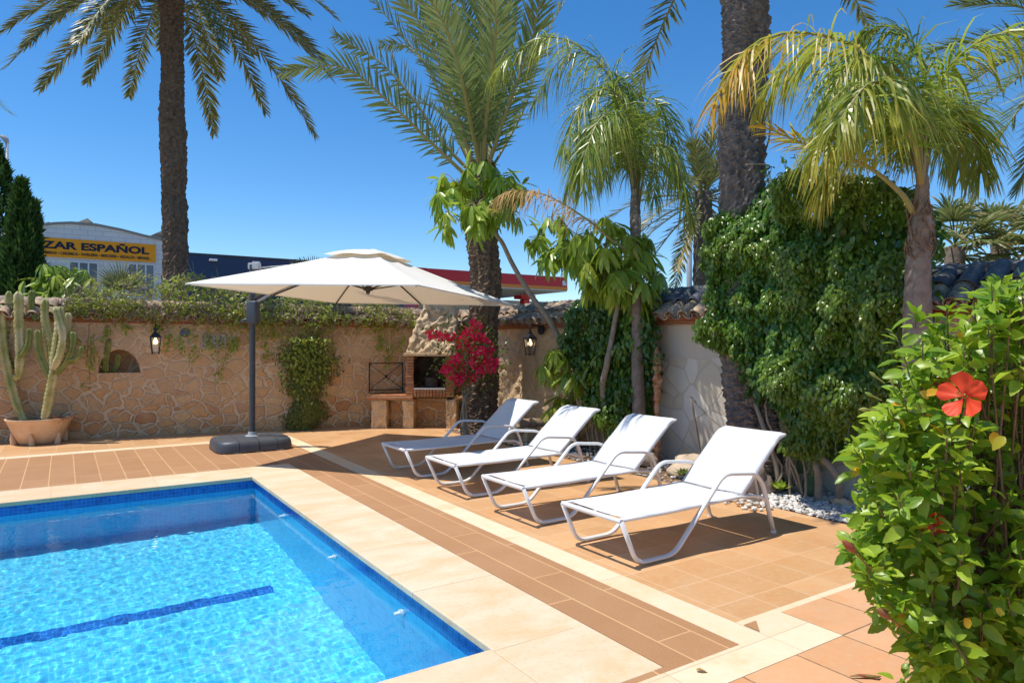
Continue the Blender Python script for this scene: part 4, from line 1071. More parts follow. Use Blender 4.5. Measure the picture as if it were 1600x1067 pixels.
for k in range(90):
    a = random.uniform(0, 6.28); z = random.uniform(.0, 1.0); r_ = .11 - .035 * z
    p = P(1438, 408 - 80 * z, d); q = a + random.uniform(-.9, .9)
    m.tube([p + Vector((r_ * math.cos(a), r_ * math.sin(a), 0)), p + Vector((r_ * 1.12 * math.cos((a + q) / 2), r_ * 1.12 * math.sin((a + q) / 2), .04)), p + Vector((r_ * math.cos(q), r_ * math.sin(q), random.uniform(.03, .14)))], .006, 4, False)
m.build('fibre_sheath', MT['fibre'], tq, smooth=True)
# --- thick palm trunk behind the climbing fig
b0 = Vector((6.38, 4.98, -.05))
t = thing('date_palm', b0, 'thick rough grey date palm trunk rising out of the climbing fig', 'palm tree')
dT = 7.72
trunk('trunk', [b0, P(1178, 700, dT), P(1166, 560, dT), P(1160, 280, dT), P(1163, 120, dT), P(1165, -20, dT), P(1165, -220, dT)], [.40, .31, .27, .25, .245, .235, .235, .24, .24, .25, .30], MT['trunk_grey'], t, 52, .024, .042, 11, .085, 'scale', 4)
radial_fronds(t, P(1165, -215, dT), 22, 3.6, MT['date_dusky'], 75, 2, .35, .42, 50, .034, 17, .25, 1.0)
m = MB()
for k, (y0, y1, ph) in enumerate(((150, 260, .3), (268, 262, 0.2), (165, 158, 2.0))):
    pts = []
    for i in range(16):
        f = i / 15; a = -2.6 + ph + f * 2.6; p = P(1161, y0 + (y1 - y0) * f, dT)
        pts.append(p + Vector((.285 * math.cos(a), .285 * math.sin(a), 0)))
    m.tube(pts, .011, 5)
m.build('vine_stem', MT['bark'], t, smooth=True)
# --- palm off the right edge whose fronds reach in
d = 9.6
c = P(1745, 95, d); b0 = Vector((c.x, c.y, -.05))
t = thing('date_palm', b0, 'date palm reaching in from the right edge with grey-green fronds against the sky', 'palm tree')
trunk('trunk', [b0, (b0 + c) / 2, c], [.3, .26, .27], MT['trunk_dark'], t, 32, .06, .03, 9, .14, 'scale', 3)
for k, pts in enumerate(([(1735, 100, 0), (1655, 115, 0), (1590, 175, 0), (1519, 284, 0)], [(1735, 95, 0), (1640, 95, -.3), (1560, 145, -.5), (1478, 205, -.7)], [(1735, 90, 0), (1640, 65, .4), (1550, 62, .7), (1458, 80, 1.0)],
                         [(1735, 85, 0), (1650, 35, .2), (1580, 8, .3), (1495, 8, .5)], [(1735, 100, 0), (1680, 130, .5), (1630, 200, .8), (1590, 300, 1.0)], [(1735, 95, 0), (1630, 80, .8), (1545, 110, 1.3), (1470, 165, 1.7)])):
    frond('frond', t, [P(x, y, d + q) for x, y, q in pts], MT['date_leaf'], .46, 80, .026, 'date', .0, .2, .14, .026, rng_=rr)
radial_fronds(t, c, 16, 2.9, MT['date_leaf'], 78, -10, .5, .4, 46, .03, 19, .2, az=(-2.2, 1.3))
# --- palm off the left edge: only its tips show
d = 15.0
c = P(-175, 90, d); b0 = Vector((c.x, c.y, -.05))
t = thing('date_palm', b0, 'date palm mostly outside the left edge, a frond tip showing above the street lamp', 'palm tree')
trunk('trunk', [b0, (b0 + c) / 2, c], [.3, .26, .27], MT['trunk_dark'], t, 28, .08, .03, 9, .16, 'scale', 3)
radial_fronds(t, c, 14, 2.6, MT['date_leaf'], 70, -5, .4, .4, 40, .034, 23, .2, az=(.9, 3.4))
frond('frond', t, [P(x, y, d) for x, y in ((-175, 90), (-110, 95), (-50, 130), (17, 178))], MT['date_leaf'], .4, 50, .03, 'date', 0, .2, rng_=rr)
# --- palm far behind, left of the thick trunk
d = 13.5
c = P(1098, 300, d); b0 = Vector((c.x, c.y, -.05))
t = thing('date_palm', b0, 'small dusky palm beyond the wall, seen between the shaggy palm and the thick trunk', 'palm tree')
trunk('trunk', [b0, (b0 + c) / 2, c], [.2, .17, .18], MT['trunk_grey'], t, 28, .08, .03, 9, .16, 'scale', 3)
radial_fronds(t, c, 30, 1.75, MT['date_dusky'], 82, -55, .42, .34, 40, .028, 29, .12, .2, age=.6)

# --- fan palms
def fan_leaf(name, parent, c, d, nrm, Rr, mat, nseg=24, spread=200, droop=.25, age=0.1, r=rng, pet=None):
    c = np.array(c); d = norm(np.array(d, float)); n_ = np.array(nrm, float); n_ = norm(n_ - d * (n_ @ d)); s = np.cross(n_, d)
    V = []; Q = []; A = []
    xs = [0, .35, .62, .85, 1.0]; wd_ = [.25, 1.0, .85, .45, .04]
    for i in range(nseg):
        a = R(-spread / 2 + spread * (i + .5) / nseg); L = Rr * (.72 + .28 * math.cos(a * .6)) * r.uniform(.92, 1.05)
        dr = d * math.cos(a) + s * math.sin(a); sw = norm(np.cross(n_, dr)); wmax = 2 * L * .40 * math.tan(R(spread / nseg / 2)) * 1.05
        b = len(V); dd_ = droop * r.uniform(.6, 1.4)
        for x, w in zip(xs, wd_):
            p = c + dr * L * x + n_ * .02 * math.sin(i) - np.array([0, 0, 1]) * dd_ * L * max(0, x - .35) ** 2 * 1.8
            for sg in (-1, 1): V.append(p + sw * sg * wmax * w * .5 + n_ * (.012 * sg * ((i % 2) * 2 - 1)))
            A += [min(1, age + (.6 if x > .8 else 0))] * 2
        for j in range(4): Q.append([b + 2 * j, b + 2 * j + 1, b + 2 * j + 3, b + 2 * j + 2])
    if pet is not None:
        mm = MB(); mm.tube([pet, Vector(pet).lerp(Vector(c), .5) + Vector((0, 0, .03)), Vector(c)], .014, 4, False); b = len(V)
        V += [np.array(p) for p in mm.v]; Q += [[b + i for i in f] for f in mm.f]; A += [age] * len(mm.v)
    return mesh_np(name, np.array(V), np.array(Q), mat, parent, smooth=False, age=np.array(A))
def fan_palm(px, py, d, size, label, seed, nup=16, ndead=14):
    c = P(px, py, d); b0 = Vector((c.x, c.y, -.05)); r = np.random.default_rng(seed)
    t = thing('fan_palm', b0, label, 'palm tree', 'fan palms beyond the right wall')
    trunk('trunk', [b0, (b0 + c) / 2, c + Vector((0, 0, -.02))], [.2, .17, .15], MT['trunk_pale'], t, 24, .08, .015, 7, .1, 'ring', seed)
    for i in range(nup):
        el = R(75 - 110 * i / nup + r.normal(0, 6)); a = i * 2.4 + r.uniform(0, .5); d_ = Vector((math.cos(a) * math.cos(el), math.sin(a) * math.cos(el), math.sin(el)))
        q = c + d_ * size * .55
        fan_leaf('fan_leaf', t, q, tuple(d_), (-d_.x * d_.z, -d_.y * d_.z, max(.2, d_.x ** 2 + d_.y ** 2)), size * .55, MT['fan_leaf'], 20, 210, .35, r.uniform(0, .25), r, c)
    for i in range(ndead):
        a = i * 2.4 + r.uniform(0, .5); d_ = Vector((math.cos(a) * .45, math.sin(a) * .45, -.9)).normalized(); q = c + Vector((0, 0, -.12)) + d_ * size * r.uniform(.3, .7)
        fan_leaf('dead_fan_leaf', t, q, tuple(d_), (d_.x, d_.y, .5), size * .5, MT['dead_leaf'], 14, 150, .4, .5, r, c)
fan_palm(1492, 385, 12.5, 1.05, 'fan palm with a dry brown skirt just right of the right queen palm trunk', 51)
fan_palm(1562, 378, 13.0, .95, 'fan palm above the dark roof tiles, its topmost leaf standing upright', 52)
fan_palm(1625, 392, 12.0, 1.0, 'fan palm at the right edge above the hibiscus, only half in view', 53)

# ------------------------------------------------------------------ climbing fig, ivy and creepers
def inside(poly, x, y):
    poly = np.array(poly); n = len(poly); r = np.zeros(len(x), bool); j = n - 1
    for i in range(n):
        xi, yi = poly[i]; xj, yj = poly[j]
        c = ((yi > y) != (yj > y)) & (x < (xj - xi) * (y - yi) / (yj - yi + 1e-12) + xi); r ^= c; j = i
    return r
def edge_dist(poly, x, y):
    poly = np.array(poly); d = np.full(len(x), 1e9); p = np.stack([x, y], 1)
    for a, b in zip(poly, np.roll(poly, -1, axis=0)):
        ab = b - a; t = np.clip(((p - a) @ ab) / (ab @ ab), 0, 1); d = np.minimum(d, np.linalg.norm(p - a - t[:, None] * ab, axis=1))
    return d
def mass(name, parent, poly, u_front, thick, N, mat, L, Wd, seed, rough_=.10, layers=(0.0, .12), rnd=.35, age=.0, tpl='ovate', bulge=.45):
    """a leafy mass on the right wall: poly is its outline in (v, z), its face bulges towards -u"""
    r = np.random.default_rng(seed); poly = np.array(poly); lo, hi = poly.min(0), poly.max(0)
    x = r.uniform(lo[0], hi[0], N * 3); y = r.uniform(lo[1], hi[1], N * 3); k = inside(poly, x, y); x, y = x[k][:N], y[k][:N]; n = len(x)
    e = np.clip(edge_dist(poly, x, y) / bulge, 0, 1); b = np.sqrt(1 - (1 - e) ** 2)
    q = np.stack([x, y, np.zeros(n)], 1)
    lump = fbm(q, 2.2, 3, seed % 5) * rough_ + fbm(q, 7, 2, 1) * rough_ * .35
    depth = r.uniform(0, 1, n) ** 2 * layers[1] + layers[0]
    u = u_front + thick * (1 - b) - lump + depth
    pos = np.stack([u, x, y], 1) + r.normal(0, .015, (n, 3))
    out = np.stack([-np.ones(n), (x - poly[:, 0].mean()) * .5 * (1 - e), .75 + (y - poly[:, 1].mean()) * .25 * (1 - e)], 1)
    nn = norm(out + r.normal(0, rnd, (n, 3)))
    d = norm(np.stack([-.45 * np.ones(n), r.normal(0, .5, n), -np.ones(n)], 1) + r.normal(0, .35, (n, 3)))
    V, Q, k = leaves(pos, d, nn, L * r.uniform(.7, 1.25, n), Wd * r.uniform(.75, 1.2, n), tpl, .22, .3)
    ag = np.where(r.uniform(0, 1, n) < .03, .7, 0) * 1.0 + np.clip(lump * 2, 0, .25) + age
    return mesh_np(name, V, Q, mat, parent, smooth=True, age=np.repeat(np.clip(ag, 0, 1), k))
def outline(pxs, u): return [tuple(RU(x, y, u))[1:] for x, y in pxs]
UF = 6.05
hp = outline([(1108, 302), (1150, 282), (1200, 272), (1262, 262), (1330, 268), (1375, 288), (1400, 325), (1408, 400), (1405, 500), (1396, 550), (1368, 605), (1330, 645), (1300, 672), (1272, 690), (1255, 716), (1232, 726), (1212, 715), (1210, 680), (1188, 652), (1148, 622), (1108, 592), (1120, 560), (1090, 540), (1082, 490), (1078, 420), (1086, 350)], UF)
b0 = Vector((6.45, 4.35, 0))
t = thing('climbing_fig', b0, 'huge dense clipped climbing fig smothering the wall in front of the thick palm trunk', 'climbing plant')
mass('foliage', t, hp, UF, .55, 30000, MT['fig_leaf'], .054, .033, 5, .15, (0, .10), .45, bulge=.45)
mass('foliage', t, hp, UF + .16, .45, 8000, MT['fig_dark'], .09, .065, 6, .10, (0, .25), .6, bulge=.5)
m = MB(); r = random.Random(3)
for k in range(9):
    v = 4.30 + r.uniform(-.32, .42); pts = [Vector((6.5 + r.uniform(-.15, .15), v, -.02)), Vector((6.45, v + r.uniform(-.1, .1), .35)), Vector((6.4 + r.uniform(-.1, .2), v + r.uniform(-.4, .5), .9)), Vector((6.5, v + r.uniform(-.9, .9), 1.7))]
    m.tube(crom(pts, 14), [.045 - .0022 * i for i in range(14)] if k < 3 else .014, 7)
m.build('stem', MT['bark'], t, smooth=True)
m = MB(); m.tube(crom([Vector((6.0, 5.42, 1.02)), Vector((5.95, 5.1, .82)), Vector((6.05, 4.8, .60))], 10), .010, 5); m.tube(crom([Vector((6.12, 5.52, 1.0)), Vector((6.25, 5.5, .4)), Vector((6.3, 5.52, 0))], 10), .012, 5)
m.build('aerial_root', MT['bark'], t, smooth=True)
m = MB(); SP = []; r2 = np.random.default_rng(33)
hpa = np.array(hp)
for k in range(46):
    i = int(r2.integers(0, len(hpa) - 9)); f = r2.uniform(); q = hpa[i] * (1 - f) + hpa[i + 1] * f; c0 = hpa.mean(0); o_ = (q - c0) / np.linalg.norm(q - c0)
    p0 = Vector((UF + .35, q[0] - o_[0] * .1, q[1] - o_[1] * .1)); L_ = r2.uniform(.12, .34); p1 = p0 + Vector((r2.normal(-.1, .15), o_[0] * L_, o_[1] * L_ + .06)); mid = (p0 + p1) / 2 + Vector((0, 0, .03))
    c = crom([p0, mid, p1], 8); m.tube(c, .004, 3, False); SP += [x for x in c[2:]]
m.build('shoot', MT['bark'], t)
SP = np.array(SP) + r2.normal(0, .015, (len(SP), 3)); n = len(SP)
V, Q, k = leaves(SP, rand_dirs(n) + np.array([-.2, 0, -.2]), rand_dirs(n) * .6 + np.array([-.4, 0, .8]), .05 * r2.uniform(.6, 1.2, n), .03, 'ovate', .22, .3); mesh_np('shoot_foliage', V, Q, MT['fig_leaf'], t, age=np.zeros(len(V)))
# second ivy column, left of the slender palm
U2 = 6.45
ip = outline([(895, 458), (925, 440), (960, 452), (1000, 480), (1004, 520), (998, 580), (992, 640), (985, 690), (955, 690), (930, 668), (908, 640), (906, 600), (890, 570), (876, 525), (880, 485)], U2)
t = thing('climbing_fig', Vector((6.7, 7.6, 0)), 'dark green climbing fig column on the wall between the umbrella tree and the slender palm', 'climbing plant')
mass('foliage', t, ip, U2, .4, 6500, MT['fig_dark'], .085, .052, 8, .11, (0, .12), .45, bulge=.35)
mass('foliage', t, ip, U2 - .04, .4, 1500, MT['fig_leaf'], .085, .052, 9, .13, (0, .05), .5, bulge=.35)
m = MB()
for k in range(5): v = 7.4 + .12 * k; m.tube(crom([Vector((6.6, v, -.02)), Vector((6.55, v + r.uniform(-.1, .1), .4)), Vector((6.65, v + r.uniform(-.2, .3), 1.1))], 10), .022, 6)
m.build('stem', MT['bark'], t, smooth=True)

# creeper heaped along the top of the back wall
t = thing('wall_creeper', WL(400, 500), 'tangled flowering creeper with dry twigs heaped along the tiled top of the back wall', 'climbing plant')
r = np.random.default_rng(12)
top_px = np.array([(98, 470), (112, 448), (150, 440), (205, 432), (250, 428), (300, 432), (345, 445), (400, 448), (470, 452), (540, 452), (600, 462), (640, 480), (655, 498)]); bot_px = np.array([(98, 490), (130, 500), (200, 505), (300, 515), (380, 520), (450, 540), (520, 528), (600, 520), (655, 512)])
def creep(N, lo=0.0, hi=1.0, px0=98, px1=655):
    px = r.uniform(px0, px1, N); y0 = np.interp(px, *top_px.T); y1 = np.interp(px, *bot_px.T)
    clump = fbm(np.stack([px / 40, np.zeros(N), np.zeros(N)], 1), 1.0, 3); y0 = y0 - clump * 5
    f = r.beta(1.2, 1.5, N) * (hi - lo) + lo; py = y0 + (y1 - y0) * f
    off = .10 + .22 * np.sin(np.pi * np.clip(f, .05, 1)) * r.uniform(.3, 1.1, N) - .35 * (1 - f) * r.uniform(0, 1, N) * (f < .45)
    return np.array([tuple(WL(a, b, c)) for a, b, c in zip(px, py, off)]), f
pos, f = creep(9000)
keep = (fbm(pos, 2.6, 3) + r.normal(0, .35, len(pos))) > -.25; pos, f = pos[keep], f[keep]; n = len(pos)
V, Q, k = leaves(pos, rand_dirs(n) + np.array([0, 0, -.3]), rand_dirs(n) + np.array([-.1, -.5, .9]), .066 * r.uniform(.6, 1.3, n), .040 * r.uniform(.7, 1.2, n), 'simple', .2, .2)
mesh_np('foliage', V, Q, MT['ivy_leaf'], t, age=np.repeat(np.clip(r.normal(.08, .2, n), 0, 1), k))
pos, f = creep(1100); m = MB()
for p in pos:
    d = Vector((r.normal(0, 1), r.normal(0, .5), r.normal(.1, .7))).normalized(); p = Vector(p); q = p + d * r.uniform(.12, .4); mid = (p + q) / 2 + Vector((r.normal(0, .03), r.normal(0, .03), .05))
    m.tube([p, mid, q], [.005, .004, .002], 3, False)
m.build('twig', MT['twig'], t)
# trailing strands
m = MB(); LP = []; LD = []
for px, y0, y1 in ((108, 505, 560), (140, 505, 600), (146, 520, 575), (165, 505, 530), (192, 508, 515), (245, 505, 520), (262, 515, 545), (300, 515, 560), (345, 515, 595), (352, 520, 575), (372, 520, 545), (420, 520, 560), (365, 525, 540), (440, 520, 600), (455, 520, 590), (520, 520, 560), (600, 515, 570), (590, 515, 548), (612, 515, 560), (628, 515, 545), (280, 515, 548), (322, 515, 545), (400, 520, 540)):
    a = WL(px, y0, .06); b = WL(px + r.uniform(-6, 6), y1, .05); mid = (a + b) / 2 + wal * r.uniform(-.07, .07) - win * .04
    pts = crom([a, mid, b], 12); m.tube(pts, .004, 3, False)
    for p in pts[2:]:
        for _ in range(int(r.integers(1, 6))): LP.append(p + r.normal(0, .045, 3)); LD.append([r.normal(0, .6), -.3, -1 + r.normal(0, .5)])
m.build('strand', MT['twig'], t)
LP, LD = np.array(LP), np.array(LD); LP -= np.array(win) * .05; n = len(LP)
V, Q, k = leaves(LP, LD, rand_dirs(n) + np.array([0, -1, .5]), .07 * r.uniform(.6, 1.2, n), .045, 'simple', .2, .2)
mesh_np('trailing_foliage', V, Q, MT['ivy_leaf'], t, age=np.repeat(np.clip(r.normal(.0, .15, n), 0, 1), k))
# the thick hanging column
t = thing('hanging_creeper', WL(480, 670, .2), 'dense small-leaved creeper hanging down the back wall right of the parasol pole', 'climbing plant')
N = 9000; py = 532 + (668 - 532) * r.uniform(0, 1, N) ** .9 + r.normal(0, 7, N); cxp = np.interp(py, [530, 570, 620, 668], [478, 482, 480, 474]); hwp = np.interp(py, [530, 545, 565, 600, 640, 668], [20, 34, 38, 30, 25, 20]) * (1 + .22 * fbm(np.stack([py / 14, np.zeros(N), np.zeros(N)], 1), 1.0, 3))
a = r.normal(0, .55, N); px = cxp + hwp * np.clip(a, -1.5, 1.5) + 4 * np.sin(py / 9)
off = .06 + .30 * np.sqrt(np.clip(1 - (a / 1.15) ** 2, 0, 1)) * r.uniform(.45, 1.05, N)
pos = np.array([tuple(WL(x_, y_, o_)) for x_, y_, o_ in zip(px, py, off)])
V, Q, k = leaves(pos, np.stack([r.normal(0, .4, N), -.2 + r.normal(0, .3, N), -1 + r.normal(0, .3, N)], 1), rand_dirs(N) * .6 + np.array([0, -1, .5]), .052 * r.uniform(.6, 1.3, N), .026, 'simple', .2, .3)
mesh_np('foliage', V, Q, MT['ivy_green'], t, age=np.repeat(np.clip(r.normal(.0, .2, N), 0, 1), k))
N = 420; px = r.normal(478, 17, N); py = r.normal(560, 24, N); pos = np.array([tuple(WL(x_, max(530, y_), .38)) for x_, y_ in zip(px, py)])
V, Q, k = leaves(pos, rand_dirs(N) + np.array([0, -.2, -.5]), rand_dirs(N) * .5 + np.array([0, -.6, .8]), .085 * r.uniform(.7, 1.2, N), .05, 'simple', .2, .3)
mesh_np('upper_foliage', V, Q, MT['ivy_leaf'], t, age=np.repeat(np.clip(r.normal(.05, .1, N), 0, 1), k))

# ------------------------------------------------------------------ umbrella trees (schefflera)
def umbrella_leaf(parent, c, out, size, nl, mat, r, down=1.35, name='leaf_whorl', pet=None):
    """one compound leaf: 8-12 long leaflets drooping like an umbrella"""
    c = np.array(c); o = norm(np.array(out, float)); ref = np.array([0, 0, 1.0])
    s1 = np.cross(o, ref); s1 = s1 / max(np.linalg.norm(s1), 1e-3); s2 = np.cross(s1, o)
    a = np.arange(nl) * 2 * np.pi / nl + r.uniform(0, 1); 
    D = np.cos(a)[:, None] * s1 + np.sin(a)[:, None] * s2 + o * .25 + np.array([0, 0, -down]) * r.uniform(.5, 1.3, nl)[:, None]
    D = norm(D); Nn = np.array([0, 0, 1.0]) + o * .5 + r.normal(0, .15, (nl, 3))
    st = D * size * .12
    V, Q, k = leaves(c + st, D, Nn, size * r.uniform(.75, 1.1, nl), size * .20, 'long', .18, .22)
    return V, Q, k
def schef_cluster(parent, cpx, d, centres, size, mat, seed, stem=None, name='leaf_cluster', young=.1):
    r = np.random.default_rng(seed); V = []; Q = []; A = []; off = 0; mm = MB()
    for x, y, q, n in centres:
        c0 = P(x, y, d + q)
        for i in range(n + 2):
            a = r.uniform(0, 2 * np.pi); el = r.uniform(-.3, .9); o = np.array([math.cos(a) * math.cos(el), math.sin(a) * math.cos(el), math.sin(el)])
            c = np.array(c0) + o * size * r.uniform(.4, 1.1)
            v, qd, k = umbrella_leaf(parent, c, o, size * r.uniform(.95, 1.3), int(r.integers(9, 14)), mat, r)
            V.append(v); Q.append(qd + off); off += len(v); A.append(np.full(len(v), np.clip(r.normal(young, .15), 0, 1)))
            mm.tube([c0, (Vector(c) + c0) / 2 + Vector((0, 0, .04)), Vector(c)], .006, 4, False)
    nq = sum(len(x) for x in Q); V.append(np.array(mm.v)); Q.append(np.array(mm.f) + off); A.append(np.zeros(len(mm.v)))
    return mesh_np(name, np.vstack(V), np.vstack(Q), [mat, MT['rachis']], parent, age=np.concatenate(A), mi=np.r_[np.zeros(nq), np.ones(len(mm.f))])
dS = 10.6
b0 = RZ(905, 690, 0); b0 = P(903, 672, dS); b0.z = 0
t = thing('umbrella_tree', b0, 'leaning umbrella tree, its thin bare stem curving up to leaves round the middle palm', 'tree')
m = MB(); m.tube(crom([b0, P(893, 610, dS), P(880, 548, dS), P(858, 500, dS - .05), P(830, 462, dS - .05), P(802, 415, dS), P(785, 380, dS), P(773, 362, dS), P(760, 320, dS)], 40), [.055 - .0007 * i for i in range(40)], 10); m.build('trunk', MT['bark'], t, smooth=True)
schef_cluster(t, 745, dS, [(712, 285, .1, 4), (745, 268, .0, 4), (780, 285, -.1, 4), (795, 300, .0, 3), (700, 318, -.2, 3), (745, 322, -.4, 4), (785, 335, -.3, 4), (760, 345, -.5, 3), (718, 345, -.3, 3)], .30, MT['schef_leaf'], 61, young=.1)
schef_cluster(t, 880, dS, [(872, 560, -.3, 3), (880, 590, -.35, 3), (868, 625, -.35, 2), (890, 640, -.3, 2), (860, 575, -.3, 2)], .27, MT['schef_leaf'], 62, young=.25)
b1 = P(962, 690, 9.7); b1.z = 0
dU = 9.5
t = thing('umbrella_tree', b1, 'umbrella tree with broad pale drooping leaves standing in front of the dark fig column', 'tree')
m = MB(); m.tube(crom([b1, P(942, 620, 9.7), P(948, 570, dU), P(953, 545, dU), P(961, 500, dU), P(965, 470, dU), P(955, 420, dU), P(945, 380, dU)], 30), [.05 - .0008 * i for i in range(30)], 9)
m.tube(crom([P(964, 475, dU), P(945, 440, dU + .1), P(900, 420, dU + .2), P(880, 400, dU + .3)], 14), .022, 7); m.build('trunk', MT['bark'], t, smooth=True)
schef_cluster(t, 950, dU, [(950, 352, 0, 4), (915, 385, .0, 4), (985, 378, -.1, 4), (950, 395, -.3, 5), (1002, 405, .0, 3), (925, 425, -.2, 4), (970, 430, -.3, 4), (1000, 440, -.1, 3), (945, 448, -.35, 4), (985, 465, -.3, 3), (905, 412, .1, 3)], .29, MT['schef_leaf'], 63, young=.18)
schef_cluster(t, 865, dU, [(868, 350, .4, 3), (850, 375, .4, 4), (880, 385, .3, 4), (862, 400, .3, 3)], .25, MT['schef_leaf'], 64, young=.02)

# ------------------------------------------------------------------ bougainvillea
d = 11.3
b0 = P(727, 690, d); b0.z = 0
t = thing('bougainvillea', b0, 'crimson bougainvillea in full bloom trained against the middle palm trunk', 'flowering plant')
r = np.random.default_rng(71)
bp_ = [(690, 525), (675, 522), (705, 528), (742, 508), (728, 520), (755, 530), (765, 545), (750, 550), (735, 545), (720, 540), (715, 560), (708, 570), (702, 578), (725, 575), (740, 565), (758, 570), (768, 575), (748, 580), (720, 590), (712, 588), (735, 590), (728, 600 - 10), (762, 560), (745, 525), (698, 575), (772, 566), (716, 598), (730, 530)]
V = []; Q = []; off = 0; LV = []
for x, y in bp_:
    n = 58; c = np.array(P(x, y, d + r.uniform(-.3, .15))); o = rand_dirs(n) * (r.uniform(.2, 1, n) ** .5)[:, None] * np.array([.115, .12, .095]); p = c + o
    v, q, k = leaves(p, rand_dirs(n), norm(o) + rand_dirs(n) * .8, .05 * r.uniform(.8, 1.3, n), .045, 'bract', .3, .2); V.append(v); Q.append(q + off); off += len(v); LV.append(c)
mesh_np('bract_cluster', np.vstack(V), np.vstack(Q), MT['bougain'], t, age=np.clip(np.repeat(r.normal(.15, .3, off // 9), 9), 0, 1))
n = 900; c = np.array(LV)[r.integers(0, len(LV), n)] + r.normal(0, .15, (n, 3))
V, Q, k = leaves(c, rand_dirs(n), rand_dirs(n) + np.array([0, 0, .8]), .06, .036, 'simple', .2, .2); mesh_np('foliage', V, Q, MT['fig_leaf'], t, age=np.zeros(len(V)))
m = MB()
m.tube(crom([b0, P(724, 640, d), P(728, 618, d), P(745, 600, d), P(750, 575, d), P(742, 545, d)], 24), [.028 - .0006 * i for i in range(24)], 8)
m.tube(crom([b0 + Vector((.06, 0, 0)), P(729, 650, d), P(727, 610, d), P(730, 570, d), P(722, 530, d)], 20), .018, 7); m.tube(crom([b0 + Vector((-.05, 0, 0)), P(719, 660, d), P(724, 620, d), P(715, 580, d), P(705, 545, d)], 20), .014, 7)
m.build('stem', MT['bark'], t, smooth=True)

# ------------------------------------------------------------------ hibiscus close to the camera
r = np.random.default_rng(81)
b0 = W(1.95, 2.75, -.02)
t = thing('hibiscus_bush', b0, 'glossy bright green hibiscus bush with scarlet flowers filling the right foreground', 'bush')
sil = [(1605, 425), (1560, 432), (1535, 455), (1500, 470), (1470, 500), (1432, 520), (1405, 545), (1400, 572), (1425, 600), (1392, 625), (1365, 655), (1325, 690), (1335, 715), (1372, 740), (1350, 775), (1332, 815), (1325, 850), (1352, 885), (1378, 930), (1395, 970), (1440, 1000), (1445, 1040), (1470, 1090), (1500, 1160), (1800, 1160), (1900, 900), (1900, 500), (1750, 420)]
stems = MB(); LP = []; LD = []; LN = []; LL = []; LA = []
tips = []
while len(tips) < 700:
    x, y = r.uniform(1320, 1820), r.uniform(425, 1150)
    if inside(sil, np.array([x]), np.array([y]))[0]:
        e = edge_dist(sil, np.array([x]), np.array([y]))[0]
        if r.uniform() < .34 + .66 * math.exp(-e / 60): tips.append((x, y, 1.9 + .95 * r.uniform() if e > 40 else r.uniform(1.95, 2.5)))
tips += [(1335, 690, 2.1), (1400, 520, 2.2), (1405, 585, 2.1), (1328, 838, 2.1), (1372, 945, 2.1), (1445, 1005, 2.0), (1345, 745, 2.2), (1362, 655, 2.1), (1480, 470, 2.2), (1560, 440, 2.1), (1338, 880, 2.1), (1430, 480, 2.3), (1520, 455, 2.2)]
for x, y, d in tips:
    e_ = np.array(P(x, y, d)); s0 = np.array(b0) + np.array([r.normal(0, .06), r.normal(0, .06), 0]); mid = s0 * .45 + e_ * .55 + np.array([r.normal(0, .08), r.normal(0, .08), -.05 + .12 * r.uniform()]); mid[2] = max(mid[2], .15)
    c = crom([s0, (s0 + mid) / 2 + r.normal(0, .05, 3), mid, e_ * .8 + mid * .2, e_], 26)
    i0 = 21 if (e_[2] < .8 or x < 1440) else (15 if x < 1500 or e_[2] < 1.05 else 0)
    stems.tube(c[i0:], [.008 - .00026 * i for i in range(i0, 26)], 5, False)
    L = np.linalg.norm(np.diff(c, axis=0), axis=1).sum(); nl = int(r.integers(14, 21)); T = norm(np.gradient(c, axis=0))
    for j in range(nl):
        f = 1 - (j / nl) * min(.75, .52 / L); i = min(25, int(f * 25)); tdir = T[i]; a = j * 2.4 + r.uniform(-.4, .4)
        s = np.cross(tdir, [0, 0, 1.0]); s /= max(np.linalg.norm(s), 1e-3); u_ = np.cross(s, tdir)
        o = s * math.cos(a) + u_ * math.sin(a) * .8
        dd = norm(tdir * (.75 if j < 3 else .35) + o * (.5 if j < 3 else 1.0) + np.array([0, 0, .15 - .5 * (r.uniform() < .35)]) + r.normal(0, .2, 3)); grow = .45 + .55 * min(1, j / 5)
        LP.append(c[i] + o * .012); LD.append(dd); LN.append(norm(np.array([0, 0, 1.0]) * .7 + tdir * .5 + r.normal(0, .62, 3))); LL.append(.056 * grow * r.uniform(.6, 1.3)); LA.append(1.0 if r.uniform() < .004 else r.uniform(0, .05))
stems.build('branch', MT['hib_stem'], t, smooth=True)
LP, LD, LN, LL = map(np.array, (LP, LD, LN, LL)); n = len(LP)
# keep a clear view of the open flower
fl = np.array(P(1503, 617, 1.80)); rel = LP - np.array([0, 0, H]); dist = np.linalg.norm(rel, axis=1); fd = (fl - np.array([0, 0, H])); L0_ = np.linalg.norm(fd); fd = fd / L0_
perp = np.linalg.norm(rel - (rel @ fd)[:, None] * fd, axis=1); keep = ~((perp < .085) & (dist < L0_ + .02)) & (dist > 1.35)
LP, LD, LN, LL, LA = LP[keep], LD[keep], LN[keep], LL[keep], np.array(LA)[keep]; n = len(LP)
TPL['hib'] = ([0, .10, .28, .5, .62, .72, .82, .9, 1], [.06, .55, .95, 1, .82, .80, .52, .40, .03])
V, Q, k = leaves(LP, LD, LN, LL, LL * .55, 'hib', .32, r.uniform(.1, .5, n))
mesh_np('foliage', V, Q, MT['hib_leaf'], t, age=np.repeat(LA, k))
